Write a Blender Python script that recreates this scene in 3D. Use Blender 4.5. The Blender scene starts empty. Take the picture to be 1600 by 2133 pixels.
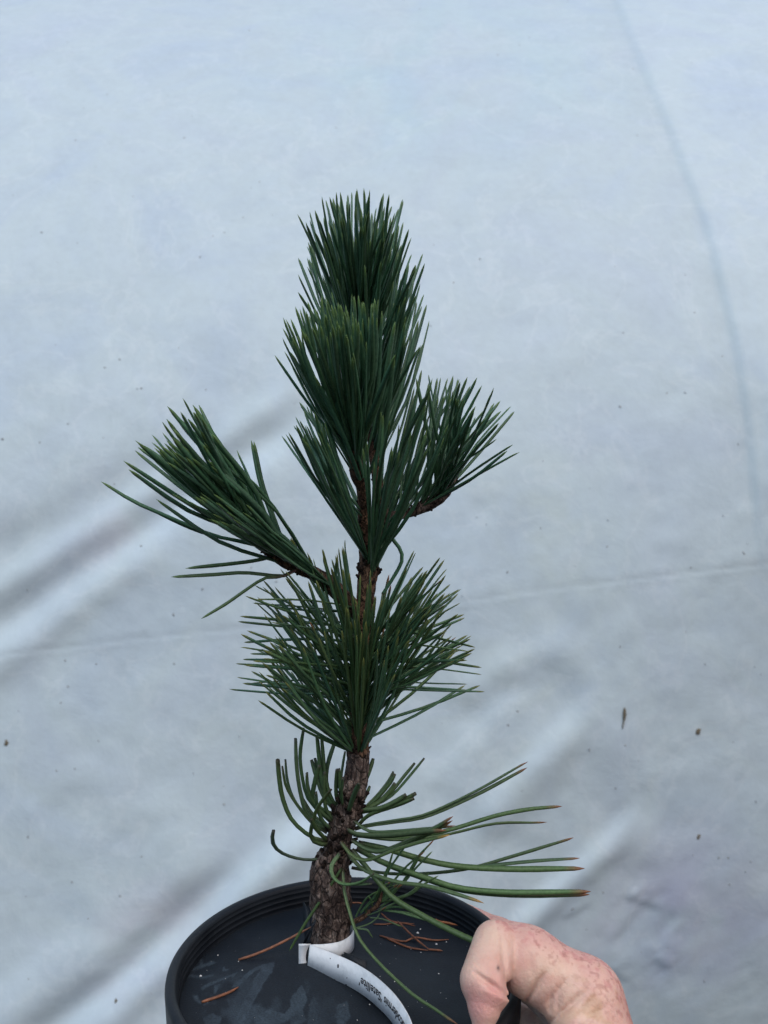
import bpy, math, random
import numpy as np

random.seed(7)
rng = np.random.default_rng(7)
scene = bpy.context.scene
C = scene.collection

# ------------------------------------------------------------------ camera
FPX, CX, CY = 1600.0, 800.0, 1066.5          # focal length and centre in photo pixels
CAMZ = 0.1733                                 # metres above the pot's rim
cam_d = bpy.data.cameras.new('camera')
cam = bpy.data.objects.new('camera', cam_d)
C.objects.link(cam)
cam.location = (0, 0, CAMZ)
cam.rotation_euler = (math.radians(90), 0, 0)
cam_d.sensor_fit = 'VERTICAL'
cam_d.sensor_height = 36.0
cam_d.lens = 36.0 * FPX / 2133.0
cam_d.clip_start = 0.01
cam_d.clip_end = 100
cam_d.dof.use_dof = True
cam_d.dof.focus_distance = 0.31
cam_d.dof.aperture_fstop = 18
scene.camera = cam

# ------------------------------------------------------------------ sky, sun, exposure
SUN_EL, SUN_AZ = 55.0, -40.0                  # azimuth measured from behind the camera, negative = left
world = bpy.data.worlds.new('World')
scene.world = world
world.use_nodes = True
wn, wl = world.node_tree.nodes, world.node_tree.links
wn.clear()
sky = wn.new('ShaderNodeTexSky')
sky.sky_type = 'NISHITA'
sky.sun_disc = False
sky.sun_elevation = math.radians(SUN_EL)
sky.sun_rotation = math.radians(180 + SUN_AZ)
sky.air_density = 1.0
sky.dust_density = 4.0
hsv = wn.new('ShaderNodeHueSaturation')
hsv.inputs['Saturation'].default_value = 1.35
bg = wn.new('ShaderNodeBackground')
bg.inputs['Strength'].default_value = 0.13
wo = wn.new('ShaderNodeOutputWorld')
wl.new(sky.outputs[0], hsv.inputs['Color'])
wl.new(hsv.outputs[0], bg.inputs['Color'])
wl.new(bg.outputs[0], wo.inputs[0])

sun_d = bpy.data.lights.new('sun', 'SUN')
sun_d.energy = 1.3
sun_d.angle = math.radians(50)
sun_d.color = (0.84, 0.95, 1.0)
sun = bpy.data.objects.new('sun', sun_d)
C.objects.link(sun)
el, az = math.radians(SUN_EL), math.radians(SUN_AZ)
from mathutils import Vector
sdir = Vector((math.cos(el) * math.sin(az), -math.cos(el) * math.cos(az), math.sin(el)))   # towards the sun
sun.rotation_euler = sdir.to_track_quat('Z', 'Y').to_euler()

vs = scene.view_settings
vs.view_transform = 'Standard'
vs.look = 'None'
vs.exposure = 0.15
vs.gamma = 1.0
vs.use_curve_mapping = False

# ------------------------------------------------------------------ helpers
def W(px, py, D):
    """photo pixel at depth D (metres) -> world point"""
    return np.array([(px - CX) / FPX * D, D, CAMZ - (py - CY) / FPX * D])

def F(px, py, z):
    """photo pixel on the horizontal plane z -> world point"""
    D = FPX * (CAMZ - z) / (py - CY)
    return np.array([(px - CX) / FPX * D, D, z])

def lat(ix, iy, iz, seed):
    h = (ix * 374761393 + iy * 668265263 + iz * 2147483647 + seed * 144269) & 0xffffffff
    h = ((h ^ (h >> 13)) * 1274126177) & 0xffffffff
    h = h ^ (h >> 16)
    return (h & 0xffff) / 65535.0

def noise3(p, scale, seed=0):
    """value noise 0..1 at points p (n,3)"""
    q = np.asarray(p, float) * scale + 1000.0
    i = np.floor(q).astype(np.int64)
    f = q - i
    f = f * f * (3 - 2 * f)
    r = 0
    for a in (0, 1):
        for b in (0, 1):
            for c in (0, 1):
                w = (f[:, 0] if a else 1 - f[:, 0]) * (f[:, 1] if b else 1 - f[:, 1]) * (f[:, 2] if c else 1 - f[:, 2])
                r = r + w * lat(i[:, 0] + a, i[:, 1] + b, i[:, 2] + c, seed)
    return r

def fbm(p, scale, seed=0, octv=3):
    r, a, t = 0, 1.0, 0
    for k in range(octv):
        r = r + a * noise3(p, scale * 2 ** k, seed + k)
        t += a
        a *= 0.5
    return r / t

def catmull(pts, n):
    """n points evenly spread along a Catmull-Rom curve through pts (m,k)"""
    pts = np.asarray(pts, float)
    if len(pts) == 2:
        t = np.linspace(0, 1, n)[:, None]
        return pts[0] * (1 - t) + pts[1] * t
    P = np.vstack([2 * pts[0] - pts[1], pts, 2 * pts[-1] - pts[-2]])
    out = []
    for i in range(1, len(P) - 2):
        t = np.linspace(0, 1, 24, endpoint=False)[:, None]
        a, b, c, d = P[i - 1], P[i], P[i + 1], P[i + 2]
        out.append(0.5 * (2 * b + (c - a) * t + (2 * a - 5 * b + 4 * c - d) * t ** 2 + (3 * b - a - 3 * c + d) * t ** 3))
    out = np.vstack(out + [pts[-1:]])
    s = np.r_[0, np.cumsum(np.linalg.norm(np.diff(out[:, :3], axis=0), axis=1))]
    u = np.linspace(0, s[-1], n)
    return np.stack([np.interp(u, s, out[:, k]) for k in range(out.shape[1])], 1)

def frames(p):
    t = np.gradient(p, axis=0)
    t /= np.linalg.norm(t, axis=1, keepdims=True) + 1e-12
    ref = np.array([0.31, 0.85, 0.12]) if abs(t[0] @ np.array([0.0, 1, 0])) < 0.9 else np.array([1.0, 0, 0])
    n = np.zeros_like(t)
    v = ref - t[0] * (ref @ t[0])
    for i in range(len(t)):
        v = v - t[i] * (v @ t[i])
        v /= np.linalg.norm(v)
        n[i] = v
    return t, n, np.cross(t, n)

def mesh_obj(name, V, faces, mat=None, parent=None, col=None, smooth=True, origin=None):
    V = np.asarray(V, np.float64)
    if parent is not None:
        V = V - np.array(ROOT[parent.name])
    m = bpy.data.meshes.new(name)
    if isinstance(faces, np.ndarray):
        nv = faces.shape[1]
        m.vertices.add(len(V))
        m.vertices.foreach_set('co', V.astype(np.float32).ravel())
        m.loops.add(faces.size)
        m.loops.foreach_set('vertex_index', faces.astype(np.int32).ravel())
        m.polygons.add(len(faces))
        m.polygons.foreach_set('loop_start', (np.arange(len(faces)) * nv).astype(np.int32))
        m.update(calc_edges=True)
    else:
        m.from_pydata([tuple(v) for v in V], [], faces)
    if smooth:
        m.polygons.foreach_set('use_smooth', np.ones(len(m.polygons), bool))
    if col is not None:
        c4 = np.ones((len(V), 4), np.float32)
        c4[:, :3] = col
        a = m.color_attributes.new('Col', 'FLOAT_COLOR', 'POINT')
        a.data.foreach_set('color', c4.ravel())
    m.validate()
    m.update()
    o = bpy.data.objects.new(name, m)
    C.objects.link(o)
    if mat:
        m.materials.append(mat)
    if parent is not None:
        o.parent = parent
        ROOT[o.name] = ROOT[parent.name]
    else:
        ROOT[o.name] = (0, 0, 0)
    return o

ROOT = {}
def thing(name, loc, label, cat, group=None):
    o = bpy.data.objects.new(name, None)
    o.empty_display_size = 0.01
    o.location = loc
    C.objects.link(o)
    ROOT[o.name] = tuple(loc)
    tag(o, label, cat, group)
    return o

def tag(o, label, cat, group=None):
    o['label'] = label
    o['category'] = cat
    if group:
        o['group'] = group
    return o

def tube(p, r, sides=12, col=None, cap=True):
    """loft of circles; returns V, faces, (vertex ring index, angle)"""
    p = np.asarray(p, float)
    n = len(p)
    r = np.broadcast_to(np.asarray(r, float), (n,))
    t, a, b = frames(p)
    ang = np.linspace(0, 2 * np.pi, sides, endpoint=False)
    V = (p[:, None] + r[:, None, None] * (a[:, None] * np.cos(ang)[None, :, None] + b[:, None] * np.sin(ang)[None, :, None])).reshape(-1, 3)
    faces = []
    for i in range(n - 1):
        for j in range(sides):
            k = (j + 1) % sides
            faces.append((i * sides + j, i * sides + k, (i + 1) * sides + k, (i + 1) * sides + j))
    if cap:
        faces.append(tuple(range(sides))[::-1])
        faces.append(tuple((n - 1) * sides + j for j in range(sides)))
    return V, faces

# ------------------------------------------------------------------ material helpers
def new_mat(name):
    m = bpy.data.materials.new(name)
    m.use_nodes = True
    nt = m.node_tree
    b = nt.nodes['Principled BSDF']
    return m, nt, b

def N(nt, typ, **kw):
    n = nt.nodes.new(typ)
    for k, v in kw.items():
        if k in n.inputs:
            n.inputs[k].default_value = v
        else:
            setattr(n, k, v)
    return n

def tex_noise(nt, coord, scale, detail=4, rough=0.55, dist=0.0):
    n = N(nt, 'ShaderNodeTexNoise', Scale=scale, Detail=detail, Roughness=rough, Distortion=dist)
    nt.links.new(coord, n.inputs['Vector'])
    return n.outputs[0]

def ramp(nt, fac, stops):
    r = nt.nodes.new('ShaderNodeValToRGB')
    e = r.color_ramp.elements
    while len(e) < len(stops):
        e.new(0.5)
    for k, (p, c) in enumerate(stops):
        e[k].position = p
        e[k].color = (*c, 1) if len(c) == 3 else c
    nt.links.new(fac, r.inputs[0])
    return r.outputs[0]

def mixc(nt, fac, a, b, blend='MIX'):
    m = N(nt, 'ShaderNodeMix', data_type='RGBA', blend_type=blend)
    for sock, v in ((m.inputs[0], fac), (m.inputs[6], a), (m.inputs[7], b)):
        if hasattr(v, 'links'):
            nt.links.new(v, sock)
        elif isinstance(v, (int, float)):
            sock.default_value = v
        else:
            sock.default_value = (*v, 1)
    return m.outputs[2]

def bump(nt, b, h, strength, dist):
    n = N(nt, 'ShaderNodeBump', Strength=strength, Distance=dist)
    nt.links.new(h, n.inputs['Height'])
    nt.links.new(n.outputs[0], b.inputs['Normal'])
    return n

def vcol(nt):
    return N(nt, 'ShaderNodeVertexColor', layer_name='Col').outputs[0]

def ocoord(nt):
    return nt.nodes.new('ShaderNodeTexCoord').outputs['Object']

# film of the hoop house
m_film, nt, b = new_mat('white_plastic_film')
co = ocoord(nt)
n1 = tex_noise(nt, co, 4.0, 4, 0.6, 0.6)
tint = ramp(nt, n1, [(0.3, (0.90, 0.935, 1.0)), (0.5, (0.98, 1.0, 0.99)), (0.7, (0.94, 0.955, 1.0))])
n2 = tex_noise(nt, co, 15.0, 5, 0.62, 0.25)
mott = ramp(nt, n2, [(0.30, (0.93, 0.932, 0.938)), (0.50, (0.975, 0.975, 0.975)), (0.72, (1.0, 1.0, 1.0))])
n3 = tex_noise(nt, co, 75.0, 3, 0.6, 0.2)
fine = ramp(nt, n3, [(0.25, (0.95, 0.95, 0.95)), (0.6, (1, 1, 1))])
# thin pale water tracks on the film
n4 = tex_noise(nt, co, 6.0, 5, 0.6, 0.5)
trk = ramp(nt, n4, [(0.482, (0, 0, 0)), (0.497, (1, 1, 1)), (0.503, (1, 1, 1)), (0.518, (0, 0, 0))])
c = mixc(nt, 1.0, vcol(nt), tint, 'MULTIPLY')
c = mixc(nt, 1.0, c, mott, 'MULTIPLY')
c = mixc(nt, 1.0, c, fine, 'MULTIPLY')
tm = N(nt, 'ShaderNodeMath', operation='MULTIPLY')
nt.links.new(trk, tm.inputs[0]); tm.inputs[1].default_value = 0.07
c = mixc(nt, tm.outputs[0], c, (0.95, 0.97, 0.98))
nt.links.new(c, b.inputs['Base Color'])
b.inputs['Roughness'].default_value = 0.55
b.inputs['Specular IOR Level'].default_value = 0.25
bump(nt, b, n2, 0.16, 0.01)

# pine needles
m_needle, nt, b = new_mat('pine_needle')
co = ocoord(nt)
nn = tex_noise(nt, co, 900.0, 2)
va = ramp(nt, nn, [(0.3, (0.78, 0.78, 0.78)), (0.7, (1.15, 1.15, 1.15))])
nt.links.new(mixc(nt, 1.0, vcol(nt), va, 'MULTIPLY'), b.inputs['Base Color'])
b.inputs['Roughness'].default_value = 0.45
b.inputs['Specular IOR Level'].default_value = 0.3

# bark
def bark(name, dark, mid, light, sc):
    m, nt, b = new_mat(name)
    co = ocoord(nt)
    mp = N(nt, 'ShaderNodeMapping')
    mp.inputs['Scale'].default_value = (1, 1, 0.55)
    nt.links.new(co, mp.inputs[0])
    n1 = tex_noise(nt, mp.outputs[0], 260 * sc, 6, 0.7, 0.8)
    n2 = tex_noise(nt, mp.outputs[0], 900 * sc, 4, 0.7, 0.5)
    vo = N(nt, 'ShaderNodeTexVoronoi', feature='DISTANCE_TO_EDGE', Scale=330 * sc)
    wob = N(nt, 'ShaderNodeVectorMath', operation='ADD')
    sc_n = N(nt, 'ShaderNodeVectorMath', operation='SCALE')
    nz = N(nt, 'ShaderNodeTexNoise', Scale=400 * sc, Detail=3)
    nt.links.new(mp.outputs[0], nz.inputs['Vector'])
    nt.links.new(nz.outputs['Color'], sc_n.inputs[0]); sc_n.inputs['Scale'].default_value = 0.003
    nt.links.new(mp.outputs[0], wob.inputs[0]); nt.links.new(sc_n.outputs[0], wob.inputs[1])
    nt.links.new(wob.outputs[0], vo.inputs['Vector'])
    ed = ramp(nt, vo.outputs['Distance'], [(0.0, (0.25, 0.25, 0.25)), (0.12, (1, 1, 1))])
    c1 = ramp(nt, n1, [(0.32, dark), (0.5, mid), (0.68, light)])
    c2 = ramp(nt, n2, [(0.3, (0.55, 0.55, 0.55)), (0.7, (1.25, 1.22, 1.2))])
    c = mixc(nt, 1.0, c1, c2, 'MULTIPLY')
    c = mixc(nt, 0.75, c, ed, 'MULTIPLY')
    nt.links.new(c, b.inputs['Base Color'])
    b.inputs['Roughness'].default_value = 0.85
    b.inputs['Specular IOR Level'].default_value = 0.2
    ad = N(nt, 'ShaderNodeMath', operation='ADD')
    nt.links.new(n2, ad.inputs[0]); nt.links.new(ed, ad.inputs[1])
    bump(nt, b, ad.outputs[0], 1.0, 0.0010)
    return m
m_bark_old = bark('rough_brown_bark', (0.026, 0.018, 0.016), (0.110, 0.078, 0.066), (0.34, 0.27, 0.23), 1.0)
m_bark_young = bark('young_orange_bark', (0.030, 0.017, 0.013), (0.125, 0.072, 0.046), (0.30, 0.18, 0.11), 1.3)
m_stub = bark('dark_needle_stub', (0.012, 0.008, 0.007), (0.035, 0.022, 0.017), (0.09, 0.06, 0.045), 2.0)
m_bud = bark('pale_bud', (0.10, 0.05, 0.03), (0.28, 0.15, 0.10), (0.42, 0.28, 0.2), 2.0)

# black plastic of the pot
m_pot, nt, b = new_mat('black_plastic')
co = ocoord(nt)
n1 = tex_noise(nt, co, 60, 5, 0.65)
c = ramp(nt, n1, [(0.35, (0.004, 0.0055, 0.008)), (0.65, (0.009, 0.012, 0.016))])
n2 = tex_noise(nt, co, 700, 3, 0.6)
dust = ramp(nt, n2, [(0.62, (0, 0, 0)), (0.8, (0.35, 0.35, 0.35))])
nt.links.new(mixc(nt, dust, c, (0.05, 0.055, 0.06)), b.inputs['Base Color'])
rr = ramp(nt, n1, [(0.3, (0.42, 0.42, 0.42)), (0.7, (0.6, 0.6, 0.6))])
nt.links.new(rr, b.inputs['Roughness'])
b.inputs['Specular IOR Level'].default_value = 0.4
bump(nt, b, n2, 0.12, 0.0004)

# weed mat disc
m_mat, nt, b = new_mat('black_weed_mat')
co = ocoord(nt)
n1 = tex_noise(nt, co, 45, 6, 0.7)
c = mixc(nt, 1.0, vcol(nt), ramp(nt, n1, [(0.3, (0.7, 0.7, 0.75)), (0.7, (1.3, 1.3, 1.3))]), 'MULTIPLY')
n2 = tex_noise(nt, co, 1500, 2, 0.7)
c = mixc(nt, 1.0, c, ramp(nt, n2, [(0.35, (0.75, 0.75, 0.75)), (0.75, (1.5, 1.5, 1.5))]), 'MULTIPLY')
nt.links.new(c, b.inputs['Base Color'])
b.inputs['Roughness'].default_value = 0.62
b.inputs['Specular IOR Level'].default_value = 0.35
bump(nt, b, n2, 0.35, 0.0002)

# white label plastic, ink, grit, soil, dead needles
m_tag, nt, b = new_mat('white_label_plastic')
co = ocoord(nt)
n1 = tex_noise(nt, co, 220, 5, 0.65)
c = ramp(nt, n1, [(0.25, (0.48, 0.51, 0.53)), (0.5, (0.66, 0.69, 0.71)), (0.8, (0.74, 0.76, 0.78))])
n2 = tex_noise(nt, co, 520, 2, 0.5)
c = mixc(nt, ramp(nt, n2, [(0.80, (0, 0, 0)), (0.84, (0.8, 0.8, 0.8))]), c, (0.08, 0.06, 0.05))
nt.links.new(c, b.inputs['Base Color'])
b.inputs['Roughness'].default_value = 0.4

def plain(name, colr, rough=0.6, var=0.3, sc=300):
    m, nt, b = new_mat(name)
    n1 = tex_noise(nt, ocoord(nt), sc, 4, 0.6)
    lo, hi = [tuple(x * k for x in colr) for k in (1 - var, 1 + var)]
    nt.links.new(ramp(nt, n1, [(0.3, lo), (0.7, hi)]), b.inputs['Base Color'])
    b.inputs['Roughness'].default_value = rough
    return m
m_ink = plain('black_ink', (0.012, 0.012, 0.018), 0.5)
m_grit = plain('white_grit', (0.6, 0.6, 0.58), 0.7)
m_soil = plain('dark_soil', (0.03, 0.02, 0.014), 0.9, 0.6, 250)
m_dirt = plain('dirt_speck', (0.28, 0.31, 0.33), 0.8)
m_debris = plain('brown_debris', (0.13, 0.11, 0.075), 0.8, 0.5, 600)
m_dead = plain('dead_needle', (0.20, 0.075, 0.035), 0.55, 0.45, 500)

# skin
m_skin, nt, b = new_mat('freckled_skin')
co = ocoord(nt)
vc = vcol(nt)
n1 = tex_noise(nt, co, 160, 5, 0.65, 0.4)
c = mixc(nt, 1.0, vc, ramp(nt, n1, [(0.3, (0.93, 0.86, 0.84)), (0.55, (1.0, 1.0, 1.0)), (0.75, (1.04, 1.05, 1.04))]), 'MULTIPLY')
nt.links.new(c, b.inputs['Base Color'])
b.inputs['Roughness'].default_value = 0.5
b.inputs['Specular IOR Level'].default_value = 0.35
b.inputs['Subsurface Weight'].default_value = 0.25
b.inputs['Subsurface Radius'].default_value = (1.0, 0.35, 0.2)
b.inputs['Subsurface Scale'].default_value = 0.0025
w1 = N(nt, 'ShaderNodeTexVoronoi', feature='DISTANCE_TO_EDGE', Scale=520.0)
nt.links.new(co, w1.inputs['Vector'])
n5 = tex_noise(nt, co, 1100, 4, 0.7, 0.4)
ad = N(nt, 'ShaderNodeMath', operation='ADD')
nt.links.new(w1.outputs['Distance'], ad.inputs[0]); nt.links.new(n5, ad.inputs[1])
bump(nt, b, ad.outputs[0], 0.45, 0.0005)

# ------------------------------------------------------------------ hoop-house film behind the plant
def film_profile(zr):
    """distance of the film, zr = height above the camera"""
    t = np.maximum(zr + 0.12, 0)
    return 1.0 + 0.12 * zr + 0.36 * t ** 2

def seg_dist(px, py, line):
    """signed distance (positive below / right of the line) and 0..1 run along a polyline"""
    best = np.full(px.shape, 1e9); sg = np.zeros(px.shape); run = np.zeros(px.shape)
    L = np.array(line, float)
    tot = np.linalg.norm(np.diff(L, axis=0), axis=1).sum(); acc = 0
    for k in range(len(L) - 1):
        a, bb = L[k], L[k + 1]
        d = bb - a; ln = np.hypot(*d)
        t = ((px - a[0]) * d[0] + (py - a[1]) * d[1]) / ln ** 2
        lo = -9 if k == 0 else 0
        hi = 9 if k == len(L) - 2 else 1
        tc = np.clip(t, lo, hi)
        qx, qy = a[0] + tc * d[0], a[1] + tc * d[1]
        dist = np.hypot(px - qx, py - qy)
        s = (d[0] * (py - a[1]) - d[1] * (px - a[0])) / ln
        u = dist < best
        best = np.where(u, dist, best); sg = np.where(u, s, sg)
        run = np.where(u, (acc + tc * ln) / tot, run)
        acc += ln
    return np.sign(sg) * best, run

def sstep(a, b_, x):
    t = np.clip((x - a) / (b_ - a), 0, 1)
    return t * t * (3 - 2 * t)

# (polyline in photo pixels, half width px, relief mm; + = lower side comes forward (catches light), - = lower side falls back)
FOLDS = [
    ([(-60, 1300), (0, 1262), (150, 1165), (262, 1094), (430, 965), (634, 831)], 42, -17),
    ([(-60, 1385), (0, 1338), (150, 1230), (306, 1124), (460, 1010), (640, 890)], 38, 17),
    ([(-60, 1150), (0, 1115), (262, 975), (420, 890)], 45, -8),
    ([(-60, 1235), (0, 1203), (130, 1120), (245, 1050), (400, 950), (600, 800)], 36, 11),
    ([(-40, 1450), (0, 1420), (200, 1260), (330, 1180)], 30, -6),
    ([(20, 2180), (78, 2133), (180, 2060), (270, 1990), (370, 1890), (470, 1800)], 42, -17),
    ([(90, 2180), (156, 2133), (270, 2045), (390, 1944), (500, 1840), (600, 1750), (680, 1690)], 34, 20),
    ([(200, 2200), (290, 2100), (420, 1985), (560, 1850), (660, 1770)], 38, -10),
    ([(-60, 2110), (0, 2070), (120, 1985), (200, 1930)], 50, 8),
    ([(1060, 1960), (1100, 1919), (1180, 1850), (1290, 1765), (1340, 1700)], 30, 10),
    ([(1080, 2010), (1140, 1950), (1230, 1870), (1330, 1790)], 34, -9),
    ([(990, 1720), (1020, 1675), (1100, 1590), (1190, 1506), (1240, 1440)], 32, 8),
    ([(1030, 1760), (1120, 1660), (1230, 1545)], 40, -7),
    ([(960, 1420), (1040, 1370), (1200, 1310)], 34, 5),
    ([(960, 1480), (1060, 1420), (1180, 1370)], 34, -5),
    ([(900, 1620), (980, 1530), (1080, 1440)], 34, 6),
    ([(1310, 2020), (1350, 1960), (1420, 1890)], 16, -3),
    ([(1320, 1905), (1350, 1915), (1420, 1945)], 7, -1.6),
    ([(1340, 1915), (1345, 1890)], 6, 1.2),
    ([(1350, 1910), (1385, 1895)], 6, -1.4),
    ([(1190, 1945), (1250, 1920)], 8, -1.6),
    ([(1420, 2070), (1455, 2100)], 8, -2.0),
    ([(1430, 2040), (1445, 2000), (1470, 1970)], 10, 2.0),
    ([(1310, 2080), (1350, 2125)], 8, -1.8),
]
CREASE = [(-200, 1388), (0, 1362), (250, 1332), (510, 1305), (955, 1252), (1090, 1232), (1300, 1205), (1600, 1170), (1900, 1130)]
SEAM = [(1235, -130), (1285, 0), (1335, 130), (1392, 260), (1470, 470), (1530, 700), (1570, 900), (1600, 1090), (1640, 1400), (1670, 1800), (1680, 2300)]

def film_disp(px, py):
    """relief towards the camera in metres"""
    h = np.zeros(px.shape)
    for line, w, amp in FOLDS:
        s, run = seg_dist(px, py, line)
        env = sstep(-0.12, 0.15, run) * (1 - sstep(0.85, 1.12, run))
        # a step that fades out again over a wide distance so that it stays local
        h += amp * (0.00125 if line[0][0] < 700 else 0.00125 if w > 12 else 0.0018) * env * 0.5 * (np.tanh(s / (w * 0.75)) - np.tanh(s / (w * 5)))
    s, run = seg_dist(px, py, CREASE)
    h += -0.0005 * np.exp(-(s / 5.0) ** 2) + 0.0004 * np.exp(-((s - 9) / 7.0) ** 2)
    s, run = seg_dist(px, py, SEAM)                      # right of the seam: s < 0 (line runs downwards)
    h += 0.0055 * (1 - sstep(1000, 1250, py)) * (1 - sstep(-10, 14, s)) * np.exp(-np.abs(np.minimum(s, 0)) / 320.0)
    h += 0.004 * np.exp(-((s + 60) / 26.0) ** 2) * sstep(450, 900, py) * (1 - sstep(1000, 1250, py))
    P = np.stack([px * 0.001, py * 0.001, np.zeros_like(px)], 1)
    h -= 0.22 * np.maximum((px - 900) * 0.00065, 0) ** 2 * sstep(600, 1500, py)
    h -= 0.20 * np.maximum((py - 1150) / 1600, 0) ** 2 * sstep(700, 1450, px)
    h += 0.009 * (fbm(P, 2.2, 5, 3) - 0.5) + 0.0022 * (fbm(P, 16, 9, 2) - 0.5)
    return h

def to_px(P):
    return CX + FPX * P[:, 0] / P[:, 1], CY - FPX * (P[:, 2] - CAMZ) / P[:, 1]

gx = np.concatenate([np.arange(-1.7, -0.88, 0.03), np.arange(-0.88, 0.90, 0.0045), np.arange(0.90, 1.75, 0.03)])
gz = np.concatenate([np.arange(-1.0, -0.74, 0.02), np.arange(-0.74, 1.16, 0.0045), np.arange(1.16, 1.6, 0.02)])
XX, ZZ = np.meshgrid(gx, gz)
base = np.stack([XX.ravel(), film_profile(ZZ.ravel()), ZZ.ravel() + CAMZ], 1)
px, py = to_px(base)
disp = film_disp(px, py)
slope = 0.12 + np.where(ZZ.ravel() > -0.12, 0.72 * (ZZ.ravel() + 0.12), 0)
nrm = np.stack([np.zeros_like(slope), -np.ones_like(slope), slope], 1)
nrm /= np.linalg.norm(nrm, axis=1, keepdims=True)
FV = base + nrm * disp[:, None]
nx, nz_ = len(gx), len(gz)
ii = (np.arange(nz_ - 1)[:, None] * nx + np.arange(nx - 1)[None]).ravel()
FF = np.stack([ii, ii + 1, ii + nx + 1, ii + nx], 1)
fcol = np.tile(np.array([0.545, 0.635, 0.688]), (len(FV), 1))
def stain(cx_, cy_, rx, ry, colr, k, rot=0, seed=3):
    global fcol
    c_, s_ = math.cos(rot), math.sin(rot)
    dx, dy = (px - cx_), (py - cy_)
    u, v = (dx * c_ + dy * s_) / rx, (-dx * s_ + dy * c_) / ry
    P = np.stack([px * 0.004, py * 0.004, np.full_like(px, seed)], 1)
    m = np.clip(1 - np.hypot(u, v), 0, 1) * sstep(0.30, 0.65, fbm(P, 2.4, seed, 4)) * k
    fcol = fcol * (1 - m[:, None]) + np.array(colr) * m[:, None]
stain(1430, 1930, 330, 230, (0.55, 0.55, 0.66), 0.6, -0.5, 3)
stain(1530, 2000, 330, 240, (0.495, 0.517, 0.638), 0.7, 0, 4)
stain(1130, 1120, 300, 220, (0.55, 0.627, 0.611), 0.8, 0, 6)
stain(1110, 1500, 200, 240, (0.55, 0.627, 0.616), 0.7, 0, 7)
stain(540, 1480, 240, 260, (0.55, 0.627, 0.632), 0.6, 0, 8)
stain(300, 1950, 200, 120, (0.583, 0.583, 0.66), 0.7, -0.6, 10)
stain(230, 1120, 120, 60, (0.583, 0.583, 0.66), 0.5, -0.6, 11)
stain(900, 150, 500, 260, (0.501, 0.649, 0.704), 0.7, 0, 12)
s_, _ = seg_dist(px, py, SEAM)
fcol *= (1 + 0.035 * (1 - sstep(-10, 12, s_)) * (1 - sstep(700, 1300, py)))[:, None]
fcol *= (1 - (0.022 * np.exp(-((s_ - 9) / 8.0) ** 2) + 0.02 * np.exp(-((s_ - 26) / 24.0) ** 2)) * (1 - sstep(950, 1150, py)))[:, None]          # shade along the seam's left slope, painted darker into the film colour
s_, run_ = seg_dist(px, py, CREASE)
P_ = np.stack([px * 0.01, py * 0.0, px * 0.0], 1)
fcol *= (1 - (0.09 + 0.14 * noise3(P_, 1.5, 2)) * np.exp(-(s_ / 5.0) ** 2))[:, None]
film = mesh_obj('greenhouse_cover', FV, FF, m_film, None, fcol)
tag(film, 'slack white plastic film of a hoop house, creased and specked, behind the potted pine', 'plastic sheet')
ROOT[film.name] = (0, 0, 0)

def film_at(pxx, pyy, off=0.0008):
    D = 1.0
    for _ in range(60):
        zr = -(pyy - CY) / FPX * D
        D = 0.5 * D + 0.5 * float(film_profile(np.array([zr]))[0])
    P = W(pxx, pyy, D)
    d = float(film_disp(np.array([float(pxx)]), np.array([float(pyy)]))[0])
    sl = 0.12 + (0.72 * (P[2] - CAMZ + 0.12) if P[2] - CAMZ > -0.12 else 0)
    n = np.array([0.0, -1.0, sl]); n /= np.linalg.norm(n)
    return P + n * (d + off), n

def blob(cen, u, v, n, ru, rv, h, k=8, wob=0.25):
    V = [cen + n * h]
    for i in range(k):
        a = 2 * math.pi * i / k
        f = 1 + random.uniform(-wob, wob)
        V.append(cen + u * math.cos(a) * ru * f + v * math.sin(a) * rv * f)
    F_ = [(0, 1 + i, 1 + (i + 1) % k) for i in range(k)]
    return V, F_

SV, SF = [], []
known = [(60, 1742), (120, 1604), (252, 1864), (296, 1783), (135, 1376), (200, 1383), (128, 1463), (142, 1430), (158, 1600),
         (362, 1383), (498, 1535), (402, 1612), (465, 1677), (296, 812), (288, 813), (219, 767), (250, 750), (6, 915), (84, 922),
         (293, 1137), (422, 1227), (54, 1228), (361, 1280), (700, 265), (541, 380), (468, 485), (417, 537), (87, 484), (224, 200), (519, 66),
         (1000, 540), (945, 589), (1037, 114), (1168, 228), (1390, 818), (1427, 817), (1292, 847), (1058, 1191), (1450, 1180), (1568, 1147),
         (1298, 1348), (1490, 1387), (1080, 1483), (1060, 1512), (1315, 1560), (1299, 1655), (1236, 1567), (1552, 1828), (1576, 1830), (1585, 1895), (1210, 1923)]
pts = [(x, y, random.uniform(1.5, 2.7)) for x, y in known] + [(random.uniform(-60, 1660), random.uniform(-40, 2170), random.uniform(0.7, 1.8)) for _ in range(110)]
for x, y, s in pts:
    P, n = film_at(x, y, 0.0004)
    u = np.array([1.0, 0, 0]); v = np.cross(n, u)
    a = random.uniform(0, 3.14)
    uu, vv = u * math.cos(a) + v * math.sin(a), -u * math.sin(a) + v * math.cos(a)
    s *= P[1] / FPX
    V_, F_ = blob(P, uu, vv, n, s * random.uniform(1.0, 1.7), s * 0.9, 0.0006, 7)
    o0 = len(SV); SV += V_; SF += [tuple(o0 + q for q in f) for f in F_]
sp = mesh_obj('dirt_specks', SV, SF, m_dirt, film)
sp['kind'] = 'stuff'
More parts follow.
